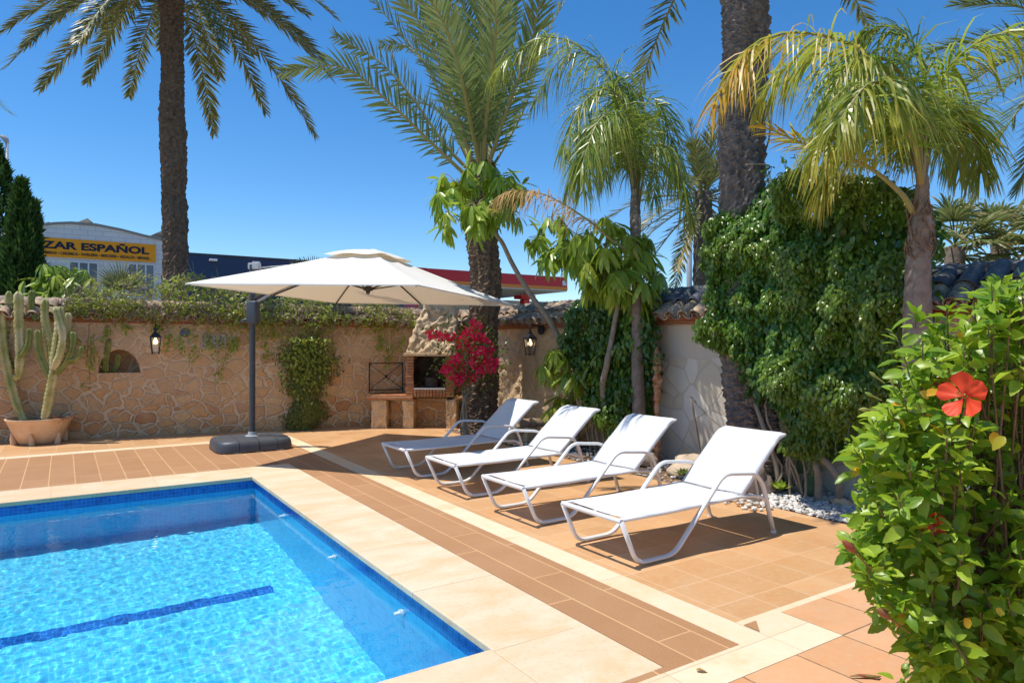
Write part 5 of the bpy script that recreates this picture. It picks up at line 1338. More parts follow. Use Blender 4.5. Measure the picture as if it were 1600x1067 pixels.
# a few big yellowing leaves
def big_leaf(px, py, d, ang, L, a):
    c = np.array([tuple(P(px, py, d))]); view = norm(np.array(P(px, py, d) - Vector((0, 0, H)), float)); rt = np.array([CA, -SA, 0]); dv = rt * math.cos(ang) + np.array([0, 0, 1]) * math.sin(ang)
    v, q, k = leaves(c, dv[None], (-view + np.array([0, 0, .5]))[None], np.array([L]), np.array([L * .6]), 'hib', .25, .3)
    mesh_np('yellow_leaf', v, q, MT['hib_leaf'], t, age=np.full(len(v), a))
for q in ((1552, 674, 1.85, -1.35, .045, .75), (1570, 682, 1.8, 3.9, .045, .35), (1448, 618, 1.95, .6, .042, .9), (1437, 612, 1.95, -.5, .038, .7), (1495, 520, 2.0, -.6, .034, .9), (1507, 965, 1.9, -1.0, .04, .8), (1556, 950, 1.9, -.7, .035, .6)): big_leaf(*q)
def flower(px, py, d, R_, tilt, name='flower'):
    c = np.array(P(px, py, d)); view = norm(np.array([0, 0, H]) - c); rt = np.array([CA, -SA, 0]); up = np.cross(rt, view) * -1
    if up[2] < 0: up = -up
    ax = norm(view + rt * tilt[0] + up * tilt[1]); s1 = norm(np.cross(up, ax)); s2 = np.cross(ax, s1)
    V = []; Q = []; A = []
    for p_ in range(5):
        a0 = p_ * 2 * np.pi / 5 + .35; o = len(V); nr, na = 9, 9
        for i in range(nr):
            f = i / (nr - 1); wid = (.80 - .35 * (1 - f) * f * 2 + .25 * f) * (1 - .30 * f ** 7) * .86
            for j in range(na):
                g = j / (na - 1) * 2 - 1; a = a0 + g * wid * .82; rad = R_ * (.04 + .96 * f * (1 - .16 * g * g)); z = R_ * (.30 * f * f - .16 + .07 * math.sin(g * 7 + p_ * 2) * f * f + .07 * g - .10 * f * g * g)
                V.append(c + s1 * math.cos(a) * rad + s2 * math.sin(a) * rad + ax * z); A.append(f)
        for i in range(nr - 1):
            for j in range(na - 1): b = o + i * na + j; Q.append([b, b + 1, b + na + 1, b + na])
    fo = mesh_np(name, np.array(V), np.array(Q), MT['petal'], t, age=np.array(A))
    m = MB(); e_ = c + ax * R_ * .75 + rt * R_ * .1; m.tube([c - ax * R_ * .15, c + ax * R_ * .3, e_], [R_ * .05, R_ * .04, R_ * .03], 7)
    for k in range(26): q = c + (e_ - c) * r.uniform(.55, 1.0) + r.normal(0, R_ * .05, 3); m.lathe(q, [(.0001, -.0012), (.0016, 0), (.0001, .0012)], 5)
    m.build('pistil', MT['pistil'], fo, smooth=True)
    m = MB(); m.tube([c - ax * R_ * .15, c - ax * R_ * .5, c - ax * R_ * .9 - np.array([0, 0, .02])], [R_ * .12, R_ * .10, .003], 8); m.build('calyx', MT['bud'], fo, smooth=True)
flower(1504, 618, 1.78, .062, (-.75, .35)); flower(1470, 600, 2.1, .03, (-.6, .2)); flower(1455, 815, 2.05, .04, (.6, -.8)); flower(1462, 822, 2.0, .03, (-.4, -.9))
def bud(px, py, d, ang, L, mat):
    p = P(px, py, d); a = Vector((CA * math.cos(ang), -SA * math.cos(ang), math.sin(ang))); m = MB()
    m.tube([p - a * L * 1.5, p - a * L * .6, p], [.002, .0022, .003], 5, False); m.tube([p, p + a * L * .2, p + a * L * .5, p + a * L * .85, p + a * L], [.004, L * .20, L * .24, L * .12, .001], 8); m.build('bud', MT[mat], t, smooth=True)
for q in ((1368, 588, 2.0, 2.5, .022, 'bud'), (1362, 618, 2.0, 2.7, .022, 'bud'), (1356, 640, 1.95, 3.1, .026, 'bud'), (1335, 862, 1.95, 2.35, .05, 'bud_red'), (1390, 965, 1.95, 2.5, .05, 'bud_red'), (1395, 600, 2.0, 2.0, .02, 'bud')): bud(*q)

# ------------------------------------------------------------------ cacti
def rib_column(name, parent, ctrl, rad, mat, ribs=4, seed=0, taper=True):
    """ribbed cactus stem with scalloped edges"""
    r = np.random.default_rng(seed); L = np.linalg.norm(np.diff(np.array([tuple(p) for p in ctrl]), axis=0), axis=1).sum()
    m = max(14, int(L / .022)); c = crom(ctrl, m); T = norm(np.gradient(c, axis=0)); n = ribs * 6
    ref = np.array([CA, -SA, 0.0]); A = norm(ref - T * (T @ ref)[:, None]); B = np.cross(T, A); th = np.arange(n) * 2 * np.pi / n + r.uniform(0, 1)
    s = np.linspace(0, 1, m); base = rad * (np.minimum(1, .72 + s * 2.2) * np.where(s > .93, np.sqrt(np.clip(1 - ((s - .93) / .075) ** 2, .02, 1)), 1) if taper else np.ones(m))
    sc = 1 + .10 * np.sin(s * L / .075 * np.pi * 2) + .06 * np.sin(s * L / .31 * 6.28 + r.uniform(0, 6))
    prof = .52 + .48 * np.abs(np.cos(ribs * th / 2)) ** 1.3
    rr_ = base[:, None] * (1 + (prof[None] - 1) * 1.0) * (1 + (sc[:, None] - 1) * prof[None] ** 2)
    pts = c[:, None] + rr_[..., None] * (np.cos(th)[None, :, None] * A[:, None] + np.sin(th)[None, :, None] * B[:, None])
    i = np.arange(m - 1)[:, None] * n; k = np.arange(n)[None]
    q = np.stack([i + k, i + (k + 1) % n, i + n + (k + 1) % n, i + n + k], -1).reshape(-1, 4)
    return mesh_np(name, pts.reshape(-1, 3), q, mat, parent)
def cz(x, y): return x / 4.104, 440 + y / 4.104
dC = 11.15
pb = P(62, 692, dC); pb.z = .0
t = thing('plant_pot', pb, 'wide flared terracotta bowl holding the tall cacti against the back wall', 'plant pot')
m = MB(); m.lathe(pb + Vector((0, 0, .004)), [(.27, 0), (.30, .015), (.36, .15), (.425, .31), (.455, .375), (.47, .385), (.47, .405), (.44, .405), (.42, .34), (.10, .33)], 40); m.build('bowl', MT['terracotta'], t, auto=40)
m = MB()
for k in range(6):
    a = k * math.pi / 3 + .25; q = Vector((math.cos(a), math.sin(a), 0)); m.tube([pb + q * .345 + Vector((0, 0, .004)), pb + q * .365 + Vector((0, 0, .10)), pb + q * .385 + Vector((0, 0, .19))], [.05, .04, .012], 8)
m.build('pot_foot', MT['terracotta'], t, auto=50)
m = MB(); m.lathe(pb, [(.42, .335), (.3, .35), (.0001, .365)], 24); m.build('potting_soil', MT['soil'], t)
t = thing('cactus', pb + Vector((0, 0, .33)), 'cluster of tall pale candelabra cactus columns growing in the terracotta bowl', 'cactus')
CS = [([(150, 890), (100, 760), (55, 600), (25, 450), (8, 300), (0, 150)], .085, 0, 'cactus'), ([(285, 880), (312, 760), (335, 620), (352, 480), (375, 330), (390, 160)], .085, -.1, 'cactus'),
      ([(52, 610), (40, 480), (48, 300), (58, 60)], .072, .12, 'cactus'), ([(120, 590), (128, 470), (122, 300), (118, 62)], .085, -.05, 'cactus'), ([(90, 620), (118, 600), (125, 560), (122, 500)], .06, -.05, 'cactus'),
      ([(348, 560), (330, 400), (290, 250), (288, 112)], .075, .05, 'cactus'), ([(330, 640), (285, 540), (248, 440), (240, 310)], .062, -.12, 'cactus_green'), ([(355, 480), (415, 400), (430, 300), (438, 200)], .068, .1, 'cactus'),
      ([(345, 600), (420, 520), (462, 430), (470, 320)], .062, -.1, 'cactus_green'), ([(440, 500), (490, 495), (515, 460), (528, 415)], .045, -.1, 'cactus_green'), ([(335, 600), (318, 480), (300, 380), (285, 290)], .07, .1, 'cactus'),
      ([(128, 480), (165, 440), (185, 380), (188, 300)], .055, -.1, 'cactus_green'), ([(240, 250), (205, 190), (203, 120), (205, 55)], .058, .12, 'cactus_green'), ([(340, 560), (385, 460), (400, 330), (352, 160)], .07, -.16, 'cactus'),
      ([(100, 560), (70, 420), (80, 250), (85, 100)], .07, .16, 'cactus_green'), ([(40, 520), (-10, 420), (-30, 300), (-25, 120)], .07, .05, 'cactus')]
for k, (pts, rad, q, mm_) in enumerate(CS):
    rib_column('cactus_stem', t, [P(*cz(x, y), dC + q) for x, y in pts], rad * .95, MT[mm_], 4, k)
m = MB(); rd = random.Random(5)
for k in range(60):
    a = rd.uniform(-.6, 1.1); q = pb + Vector((CA, -SA, 0)) * (.15 + .28 * rd.random()) + Vector((0, 0, .37 + .08 * rd.random())) + Vector((rd.uniform(-.1, .1), rd.uniform(-.15, .05), 0)); m.tube([q, q + Vector((rd.uniform(-.08, .08), rd.uniform(-.08, .08), rd.uniform(-.1, .04)))], .006, 4)
m.build('dry_stalks', MT['redpost'], t)
q0 = WL(172, 583, -.13)
t = thing('cactus', q0, 'two small green cactus columns standing in the half-moon wall niche', 'cactus')
q1 = WL(166, 582, -.10); q2 = WL(177, 582, -.16); q1.z = q2.z = q0.z + .004
rib_column('cactus_stem', t, [q1, q1 + wal * .01 - win * .06 + Vector((0, 0, .25)), WL(170, 531, .06)], .05, MT['cactus_green'], 5, 31)
rib_column('cactus_stem', t, [q2, q2 + wal * .06 + Vector((0, 0, .15)), WL(186, 553, -.1)], .045, MT['cactus_green'], 5, 32)

# ------------------------------------------------------------------ bed along the right wall: pebbles, rocks, log, post, small plants
def ico(sub):
    bm = bmesh.new(); bmesh.ops.create_icosphere(bm, subdivisions=sub, radius=1); v = np.array([q.co[:] for q in bm.verts]); f = np.array([[l.index for l in q.verts] for q in bm.faces]); bm.free(); return v, f
iv, if_ = ico(1)
r = np.random.default_rng(91); N = 4600
u = r.uniform(5.92, 6.95, N); v = np.where(r.uniform(0, 1, N) < .8, r.uniform(2.75, 5.6, N), r.uniform(5.6, 11.2, N))
u = np.maximum(u, 5.93 + .12 * np.sin(v * 2.3) ** 2 - .05)
ex = r.uniform(6.0, 6.5, 260), r.uniform(9.6, 10.9, 260)
ex2 = 5.55 + .4 * r.uniform(0, 1, 120) ** .6, r.uniform(4.2, 4.9, 120)
u = np.r_[u, ex[0], ex2[0]]; v = np.r_[v, ex[1], ex2[1]]; N = len(u)
hgt = np.where((u > 5.9), -.008, .004)
sz = r.uniform(.012, .027, N); scl = np.stack([sz * r.uniform(.8, 1.4, N), sz * r.uniform(.8, 1.3, N), sz * r.uniform(.5, .8, N)], 1); a = r.uniform(0, 6.28, N); lump = 1 + .12 * r.normal(size=(N, len(iv), 1))
pv = iv[None] * scl[:, None] * lump
px_ = pv[..., 0] * np.cos(a)[:, None] - pv[..., 1] * np.sin(a)[:, None]; py_ = pv[..., 0] * np.sin(a)[:, None] + pv[..., 1] * np.cos(a)[:, None]
pts = np.stack([px_ + u[:, None], py_ + v[:, None], pv[..., 2] + (hgt + scl[:, 2] * r.uniform(.5, 1.7, N))[:, None]], -1)
me = bpy.data.meshes.new('white_pebbles'); fa = (if_[None] + (np.arange(N) * len(iv))[:, None, None]).reshape(-1, 3)
me.vertices.add(pts.size // 3); me.vertices.foreach_set('co', pts.astype(np.float32).ravel()); me.loops.add(fa.size); me.loops.foreach_set('vertex_index', fa.astype(np.int32).ravel())
me.polygons.add(len(fa)); me.polygons.foreach_set('loop_start', np.arange(len(fa), dtype=np.int32) * 3); me.polygons.foreach_set('loop_total', np.full(len(fa), 3, np.int32)); me.polygons.foreach_set('use_smooth', np.ones(len(fa), bool))
me.materials.append(MT['pebble']); me.update(calc_edges=True)
o = link_mesh('white_pebbles', me); o['kind'] = 'stuff'
iv2, if2 = ico(3)
def rock(loc, size, label, mat, seed, group='rocks in the planting bed'):
    n = fbm(iv2 + seed, 1.3, 4, seed % 5); vv = iv2 * (1 + .22 * n[:, None]) * np.array(size); vv[:, 2] = np.maximum(vv[:, 2], -size[2] * .45) + size[2] * .40
    me = bpy.data.meshes.new('rock'); me.from_pydata([tuple(q + np.array(loc)) for q in vv], [], [tuple(f) for f in if2]); me.materials.append(mat); me.polygons.foreach_set('use_smooth', [True] * len(me.polygons))
    return tag(link_mesh('rock', me), label, 'rock', group)
rock((6.55, 3.93, 0), (.07, .10, .05), 'small reddish rock among the white pebbles under the climbing fig', MT['terracotta'], 1)
rock((6.35, 3.35, 0), (.12, .10, .07), 'brown rock at the hibiscus end of the white pebbles', MT['stone'], 2)
rock((6.30, 4.72, 0), (.17, .15, .24), 'upright grey-brown rock at the foot of the thick palm trunk', MT['trunk_pale'], 3)
rock((6.6, 5.9, 0), (.28, .34, .16), 'large tan rock behind the nearest lounger backrest', MT['stone'], 4)
rock((6.5, 6.75, 0), (.20, .24, .15), 'tan rock at the foot of the weathered red post', MT['stone'], 5)
rock((6.55, 8.5, 0), (.22, .3, .18), 'tan rock behind the second farthest lounger backrest', MT['stone'], 6)
lc = P(852, 655, 11.3); lc.z = .30
t = thing('log_bench', (lc.x, lc.y, 0), 'weathered log bench on stone blocks before the pale stone wall', 'bench')
trunk('log', [lc + Vector((.25, -.62, 0)), lc, lc + Vector((-.2, .62, 0))], [.001, .10, .115, .11, .12, .10, .105, .001], MT['log'], t, 22, .04, .01, 5, .3, 'ring', 7) if False else None
m = MB(); pts = crom([lc + Vector((CA, -SA, 0)) * -.42, lc + Vector((0, 0, .012)), lc + Vector((CA, -SA, 0)) * .46], 18); m.tube(pts, [.075 + .008 * math.sin(i * 1.9) for i in range(18)], 14); m.build('log', MT['log'], t, auto=60)
for s in (-1, 1):
    q = lc + Vector((CA, -SA, 0)) * .27 * s; rough_block('stone_block', MT['rubble_pale'], t, [(q.x - .12, q.y - .12, -.02), (q.x + .12, q.y - .12, -.02), (q.x + .12, q.y + .12, -.02), (q.x - .12, q.y + .12, -.02)], [(q.x - .1, q.y - .1, .24), (q.x + .1, q.y - .1, .24), (q.x + .1, q.y + .1, .24), (q.x - .1, q.y + .1, .24)], .04, .015, 1)
m = MB(); q = lc - Vector((CA, -SA, 0)) * .52; m.lathe((q.x, q.y, 0), [(.10, 0), (.13, .03), (.15, .2), (.16, .21), (.16, .24), (.13, .24), (.12, .1)], 20)
tp = thing('plant_pot', (q.x, q.y, 0), 'small plain terracotta pot on the floor at the left end of the log bench', 'plant pot'); m.build('pot_body', MT['terracotta'], tp, auto=40)
MB().lathe((q.x, q.y, .19), [(.125, 0), (.06, .02), (.0001, .025)], 16).build('potting_soil', MT['soil'], tp)
# reddish weathered post with a small plant on top
q = Vector((6.68, 6.62, 0))
t = thing('weathered_post', q, 'slender crumbling brick-red post against the cream flagstone wall', 'post')
m = MB(); rd = random.Random(9); z = 0.0; prof = []
while z < 1.52:
    prof.append((.052 + rd.uniform(-.016, .014), z)); z += rd.uniform(.018, .05)
m.lathe(q, [(.04, -.02)] + prof + [(.03, 1.54), (.004, 1.58)], 12); o = m.build('post_shaft', MT['redpost'], t, auto=30)
pr = np.array([v.co[:] for v in o.data.vertices]); dn = fbm(pr, 9, 3)
for v_, k in zip(o.data.vertices, dn): v_.co.x *= 1 + .22 * k; v_.co.y *= 1 + .22 * k
n = 60; rq = np.random.default_rng(4); pos = np.array(q) + np.stack([rq.normal(-.03, .06, n), rq.normal(-.03, .07, n), rq.uniform(1.28, 1.5, n)], 1)
V, Q, k = leaves(pos, rand_dirs(n) + np.array([0, 0, -.5]), rand_dirs(n) + np.array([0, 0, .6]), .07, .035, 'simple', .2, .3); mesh_np('foliage', V, Q, MT['fig_dark'], t, age=np.zeros(len(V)))
# prickly pear and a rosette under the fig
q = Vector((6.55, 3.98 + .12, 0))
q = RZ(1276, 768, 0); q.x, q.y = 6.62, 4.32
t = thing('prickly_pear', q, 'dark prickly pear with flat round pads under the climbing fig', 'cactus')
def pad(c, ax, rx, rz, yaw):
    m = MB(); vs = iv2 * np.array([rx, .022, rz]); cs, sn = math.cos(yaw), math.sin(yaw); tl = Matrix.Rotation(ax, 3, 'Y')
    vs = [tl @ Vector(v) for v in vs]; m.add([Vector((v.x * cs - v.y * sn, v.x * sn + v.y * cs, v.z)) + Vector(c) for v in vs], [tuple(f) for f in if2]); m.build('pad', MT['pad'], t, smooth=True)
pad(q + Vector((0, 0, .12)), .1, .085, .13, -1.2); pad(q + Vector((.0, -.04, .34)), -.25, .08, .12, -.9); pad(q + Vector((.02, .10, .33)), .4, .07, .105, -1.4); pad(q + Vector((0, -.07, .53)), .1, .06, .09, -1.0)
def rosette(c, R_, n, mat, label):
    t = thing('succulent', c, label, 'succulent'); rq = np.random.default_rng(n); a = np.arange(n) * 2.4; el = .15 + 1.1 * np.arange(n) / n
    d = np.stack([np.cos(a) * np.cos(el), np.sin(a) * np.cos(el), np.sin(el)], 1); V, Q, k = leaves(np.array(c) + np.zeros((n, 3)) + np.array([0, 0, .03]), d, np.stack([-np.cos(a) * np.sin(el), -np.sin(a) * np.sin(el), np.cos(el)], 1), R_ * (1 - .5 * np.arange(n) / n), R_ * .42, 'ovate', .35, -.2)
    mesh_np('leaf_rosette', V, Q, mat, t, age=np.zeros(len(V)))
c = RZ(1236, 762, 0); rosette((6.42, 4.55, 0.03), .17, 30, MT['schef_leaf'], 'bright green rosette plant at the foot of the thick palm')
rosette((6.2, 8.35, 0), .22, 34, MT['schef_leaf'], 'light green rosette plant behind the second farthest lounger')
rosette((6.25, 5.75, 0), .15, 26, MT['fan_leaf'], 'small grey-green rosette plant by the tan rock behind the loungers')

# fallen leaves
c = RZ(1088, 1047, .008)
t = thing('fallen_leaf', c, 'curled brown dry leaf lying on the cream travertine border', 'leaf', 'fallen leaves on the paving')
V, Q, k = leaves(np.array([tuple(c)]), np.array([[.8, -.5, .25]]), np.array([[.3, .2, 1.0]]), np.array([.055]), np.array([.035]), 'ovate', .6, .5); mesh_np('leaf_blade', V, Q, MT['dead_leaf'], t, age=np.full(len(V), .4))
c = RZ(1352, 1056, .010)
t = thing('fallen_flower', c, 'wilted pink hibiscus flower lying on the pale terracotta tiles', 'flower', 'fallen leaves on the paving')
m = MB(); rt = Vector((CA, -SA, 0)); m.tube([c - rt * .075, c - rt * .03 + Vector((0, 0, .006)), c + rt * .02, c + rt * .055 - Vector((.01, .01, -.004)), c + rt * .075], [.003, .008, .011, .009, .003], 8, flat=.7); m.build('petal_roll', MT['bud_red'], t, smooth=True)

# ------------------------------------------------------------------ beyond the wall
def conifer(px, py_top, d, rad, label, seed, n=9000):
    tp = P(px, py_top, d); b0 = Vector((tp.x, tp.y, -.05)); Hh = tp.z; r = np.random.default_rng(seed)
    t = thing('conifer', b0, label, 'tree', 'conifers beyond the back wall')
    MB().tube([b0, (b0 + tp) / 2, tp - Vector((0, 0, .4))], [.14, .09, .02], 8).build('trunk', MT['bark'], t, smooth=True)
    f = r.uniform(.03, 1, n) ** .8; z = f * Hh; a = r.uniform(0, 6.283, n); lim = rad * np.clip(1 - f ** 3.2, 0.03, 1) * (1 + .32 * fbm(np.stack([np.cos(a) * 2, np.sin(a) * 2, z * 1.3], 1), 1.3, 3, seed % 5))
    q = lim * np.sqrt(r.uniform(.25, 1, n)); pos = np.stack([b0.x + np.cos(a) * q, b0.y + np.sin(a) * q, z], 1)
    d_ = np.stack([np.cos(a) * .55, np.sin(a) * .55, np.full(n, .9)], 1) + r.normal(0, .28, (n, 3)); V, Q, k = leaves(pos, d_, rand_dirs(n), .17 * r.uniform(.6, 1.4, n), .055, 'simple', .1, -.1)
    mesh_np('crown', V, Q, MT['thuja'], t, age=np.zeros(len(V)))
conifer(34, 285, 16.5, .50, 'dark green conifer with two pointed tops left of the orange shop sign', 3, 9500)
conifer(-6, 228, 17.2, .8, 'tall dark conifer cut by the left edge of the picture', 4, 9000)
conifer(56, 318, 16.8, .20, 'slim conifer shoot just left of the orange shop sign', 6, 2200)
# plants peeping over the wall
d = 15.3
b0 = P(92, 470, d); b0.z = -.05
t = thing('umbrella_tree', b0, 'bright umbrella plant spreading over the wall top before the white shop', 'shrub')
MB().tube([b0, P(92, 470, d), P(92, 440, d)], .03, 7).build('trunk', MT['bark'], t, smooth=True)
schef_cluster(t, 90, d, [(70, 440, 0, 4), (92, 428, 0, 4), (112, 436, .1, 4), (62, 458, -.1, 3), (98, 452, -.2, 4), (125, 450, 0, 3), (80, 472, -.2, 3)], .36, MT['schef_leaf'], 66, young=.12)
c = P(190, 452, 15.2); b0 = Vector((c.x, c.y, -.05))
t = thing('fan_palm', b0, 'young fan palm whose upright leaf fans out above the wall creeper', 'palm tree')
trunk('trunk', [b0, (b0 + c) / 2, c - Vector((0, 0, .3))], [.12, .10, .09], MT['trunk_pale'], t, 20, .08, .012, 6, .1, 'ring', 2)
vw = Vector((c.x, c.y, 0)).normalized(); rt = Vector((CA, -SA, 0))
for k, (dx, up, Rr) in enumerate(((0, 1, .72), (-.5, .85, .5), (.55, .8, .5))):
    fan_leaf('fan_leaf', t, c + rt * dx * .12 - vw * .05 * k, tuple(rt * dx + Vector((0, 0, up))), tuple(-vw), Rr, MT['fan_leaf'], 26, 160, .08, .05, rng, c - Vector((0, 0, .3)))
c = P(487, 432, 17.5); b0 = Vector((c.x, c.y, -.05))
t = thing('fan_palm', b0, 'small spiky palm top peeping over the parasol before the navy building', 'palm tree')
trunk('trunk', [b0, (b0 + c) / 2, c], [.12, .10, .09], MT['trunk_pale'], t, 20, .08, .012, 6, .1, 'ring', 2)
for k in range(5):
    a = -1 + .5 * k; fan_leaf('fan_leaf', t, c + rt * math.sin(a) * .2 + Vector((0, 0, .05)), tuple(rt * math.sin(a) + Vector((0, 0, math.cos(a)))), tuple(-vw + Vector((0, 0, .2))), .55, MT['fan_leaf'], 18, 120, .1, .05, rng, c - Vector((0, 0, .2)))

# shop building with its orange sign (its front runs parallel to the pool's far edge)
VB = 48.6
def RV(px, py, v=VB):
    a, b = RAY(px); d = v / b; return Vector((a * d, v, H - (py - CY) / F * d))
b0 = Vector((-2, VB, -.05))
t = thing('shop_building', b0, 'white block shop building with a long orange sign, beyond the garden wall', 'building')
u0, u1 = -9.0, RV(257, 400).x
para = [(u0, 8.75)] + [(RV(x, y).x, RV(x, y).z) for x, y in ((60, 354), (85, 351), (112, 350), (150, 353), (190, 361), (225, 370), (257, 377))]
m = MB(); n = len(para); fr = [(x, VB, z) for x, z in para] + [(u1, VB, -.05), (u0, VB, -.05)]; bk = [(x, VB + 14, z) for x, z in para] + [(u1, VB + 14, -.05), (u0, VB + 14, -.05)]
N2 = len(fr); m.add(fr + bk, [tuple(range(N2)), tuple(range(N2, 2 * N2))[::-1]] + [(i, N2 + i, N2 + (i + 1) % N2, (i + 1) % N2) for i in range(N2)]); m.build('wall', MT['white_block'], t)
m = MB()
for (x0, z0), (x1, z1) in zip(para, para[1:]): m.hexa([(x0, VB - .08, z0 + .003), (x1, VB - .08, z1 + .003), (x1, VB + .4, z1 + .003), (x0, VB + .4, z0 + .003)], [(x0, VB - .08, z0 + .14), (x1, VB - .08, z1 + .14), (x1, VB + .4, z1 + .14), (x0, VB + .4, z0 + .14)])
m.build('parapet_cap', MT['grey_cap'], t)
for pxs in (((58, 352), (76, 346.5), (86, 352)), ((111, 351), (137, 341), (151, 353)), ((228, 371), (252, 361), (258, 378))):
    a, b_, c = (RV(*p, VB + 2.5) for p in pxs); m = MB(); lo = Vector((0, 0, -1.2)); up = Vector((0, 8, 0))
    m.add([a, b_, c, a + lo, c + lo, a + up, b_ + up, c + up, a + lo + up, c + lo + up], [(0, 3, 4, 2, 1), (5, 6, 7, 9, 8), (0, 1, 6, 5), (1, 2, 7, 6)]); m.build('skylight', MT['skylight'], t)
s0, s1 = RV(52, 371, VB - .1), RV(243, 383, VB - .1); zt, zb_ = RV(243, 382.5, VB - .1).z, RV(243, 410, VB - .1).z
m = MB(); m.hexa([(s0.x, VB - .10, zb_), (s1.x, VB - .10, zb_), (s1.x, VB - .003, zb_), (s0.x, VB - .003, zb_)], [(s0.x, VB - .10, zt), (s1.x, VB - .10, zt), (s1.x, VB - .003, zt), (s0.x, VB - .003, zt)])
sign = m.build('sign_board', MT['orange_sign'], t)
def text(body, x0, x1, z, hgt, bold, name='lettering'):
    cu = bpy.data.curves.new(name, 'FONT'); cu.body = body; cu.offset = bold; cu.extrude = .01; cu.size = 1.0
    cu.materials.append(MT['navy_letter']); o = bpy.data.objects.new(name, cu); COL.objects.link(o); bpy.context.view_layer.update()
    w_, h_ = o.dimensions.x, o.dimensions.y; dg = bpy.context.evaluated_depsgraph_get(); me = bpy.data.meshes.new_from_object(o.evaluated_get(dg)); bpy.data.objects.remove(o, do_unlink=True)
    xs = [v.co.x for v in me.vertices]; k = (x1 - x0) / (max(xs) - min(xs)); mn = min(xs); caps = .73
    for v in me.vertices: v.co = Vector((x0 + (v.co.x - mn) * k, VB - .116 - (v.co.z) * .5, z + v.co.y * hgt / caps)) - ORG[t.name]
    link_mesh(name, me, sign)
hsn = zt - zb_
text('ZAR ESPAÑOL', RV(65, 380, VB - .1).x, RV(233, 390, VB - .1).x, zb_ + hsn * .44, hsn * .38, .04)
text('OMBRAS • CERÁMICA • PAPELERÍA • MERCERÍA • REGALOS • MENAJE...', RV(66, 395, VB - .1).x, RV(236, 405, VB - .1).x, zb_ + hsn * .13, hsn * .15, .02, 'small_lettering')
for xa, xb, ya, yb in ((108, 153, 410, 436), (200, 241, 413, 440)):
    a, b_ = RV(xa, ya), RV(xb, yb); zt2 = RV((xa + xb) / 2, ya).z; zb2 = zt2 - 1.9
    m = MB(); w_ = b_.x - a.x
    for x in (a.x, a.x + w_ / 3, a.x + 2 * w_ / 3, b_.x): m.box((x, VB - .03, (zt2 + zb2) / 2), (.09, .08, zt2 - zb2 - .08))
    for z in (zt2, zb2): m.box((a.x + w_ / 2, VB - .03, z), (w_ + .09, .08, .08))
    wf = m.build('window', MT['win_frame'], t); m = MB(); m.box((a.x + w_ / 2, VB - .015, (zt2 + zb2) / 2), (w_ - .02, .02, zt2 - zb2 - .02)); m.build('pane', MT['win_glass'], wf)
# navy building
t = thing('warehouse', (11, VB + .4, -.05), 'long dark navy clad warehouse behind the parasol, right of the white shop', 'building')
x0, x1, zt = u1 + .05, 24.0, 7.36
m = MB(); m.hexa([(x0, VB + .3, -.05), (x1, VB + .3, -.05), (x1, VB + 16, -.05), (x0, VB + 16, -.05)], [(x0, VB + .3, zt), (x1, VB + .3, zt), (x1, VB + 16, zt), (x0, VB + 16, zt)]); m.build('wall', MT['navy'], t)
m = MB(); m.box(((x0 + x1) / 2, VB + .32, zt + .05), (x1 - x0, .2, .09)); m.build('roof_edge', MT['anthracite'], t)
for px in (333, 400, 459):
    q = RV(px, 403, VB + .2); m = MB(); m.box((q.x, VB + .16, zt - .32), (.5, .26, .14)); m.build('flood_light', MT['jet'], t, bevel=.03)
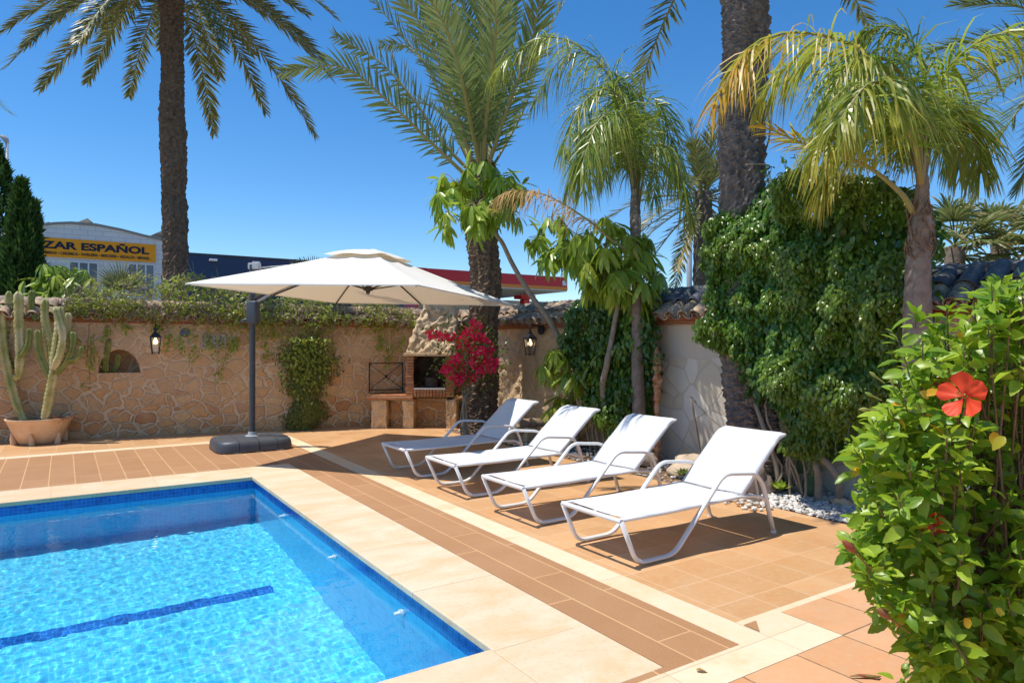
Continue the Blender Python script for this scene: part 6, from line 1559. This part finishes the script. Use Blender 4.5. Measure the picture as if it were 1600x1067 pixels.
# petrol station canopy
VG = 34.0
g0, g1 = RV(630, 416, VG), RV(886.5, 434, VG); zt = 5.68
t = thing('filling_station_canopy', ((g0.x + g1.x) / 2, VG, -.05), 'red and orange filling station canopy seen between the parasol and the fig column', 'canopy')
def gb(mat, name, z0, z1, pr):
    m = MB(); a, b_ = g0.x - 4 - pr, g1.x + pr; v0, v1 = VG - pr, VG + 12 + pr
    m.hexa([(a, v0, z0), (b_, v0, z0), (b_, v1, z0), (a, v1, z0)], [(a, v0, z1), (b_, v0, z1), (b_, v1, z1), (a, v1, z1)]); return m.build(name, mat, t)
gb(MT['red_band'], 'red_fascia', 5.06, zt, 0); gb(MT['orange_band'], 'orange_fascia', 4.86, 5.057, .01); gb(MT['soffit'], 'soffit', 4.78, 4.857, -.02)
m = MB(); m.box((g1.x - 3.0, VG + 8, 2.2), (14, 6, 4.5)); m.build('kiosk', MT['soffit'], t)
for x in (g0.x + 2, g1.x - 1.2):
    m = MB(); m.box((x, VG + 3, 2.2), (.45, .45, 4.4)); m.box((x, VG + 3, 4.55), (1.1, .9, .25)); m.build('column', MT['red_band'], t)
m = MB(); q = g1; m.box((q.x - .25, VG - .02, 5.3), (.30, .04, .30)); m.build('fascia_panel', MT['jet'], t, bevel=.012)
q = RV(639, 476, 30.0); t = thing('sign_panel', (q.x, 30, -.05), 'magenta panel glimpsed under the parasol edge beyond the wall', 'sign')
m = MB(); m.box((q.x, 30, 1.75), (.55, .1, 3.6)); m.build('panel', MT['pink'], t); m = MB(); m.box((q.x - .75, 30.02, 1.75), (.9, .1, 3.5)); m.build('side_panel', MT['teal'], t)
# street lamp and pole
d = 30; q = P(11, 300, d)
t = thing('street_lamp', (q.x, q.y, -.05), 'tall grey street lamp at the left edge beyond the conifers', 'street lamp')
zt = P(11, 222, d).z
m = MB(); m.tube([(q.x, q.y, -.05), (q.x, q.y, zt)], [.10, .055], 10); m.build('pole', MT['lamp_grey'], t, smooth=True)
e_ = P(2, 214, d); m = MB(); m.tube([(q.x, q.y, zt - .05), (e_.x * .5 + q.x * .5, e_.y * .5 + q.y * .5, zt + .2), (e_.x, e_.y, zt + .22)], [.12, .24, .14], 10, flat=.45); m.build('lamp_head', MT['bracket'], t, smooth=True)
d = 20; q = P(1077, 400, d)
t = thing('lamp_pole', (q.x, q.y, -.05), 'plain grey steel pole beyond the wall beside the climbing fig', 'pole')
m = MB(); m.tube([(q.x, q.y, -.05), (q.x, q.y, P(1077, 335, d).z)], [.09, .075], 12); m.build('pole_shaft', MT['lamp_grey'], t, smooth=True)
m = MB(); z = P(1077, 353, d).z; m.box((q.x - .10, q.y + .03, z), (.16, .12, .14)); m.build('junction_box', MT['lamp_grey'], t, bevel=.02)

scene.cycles.use_denoising = True
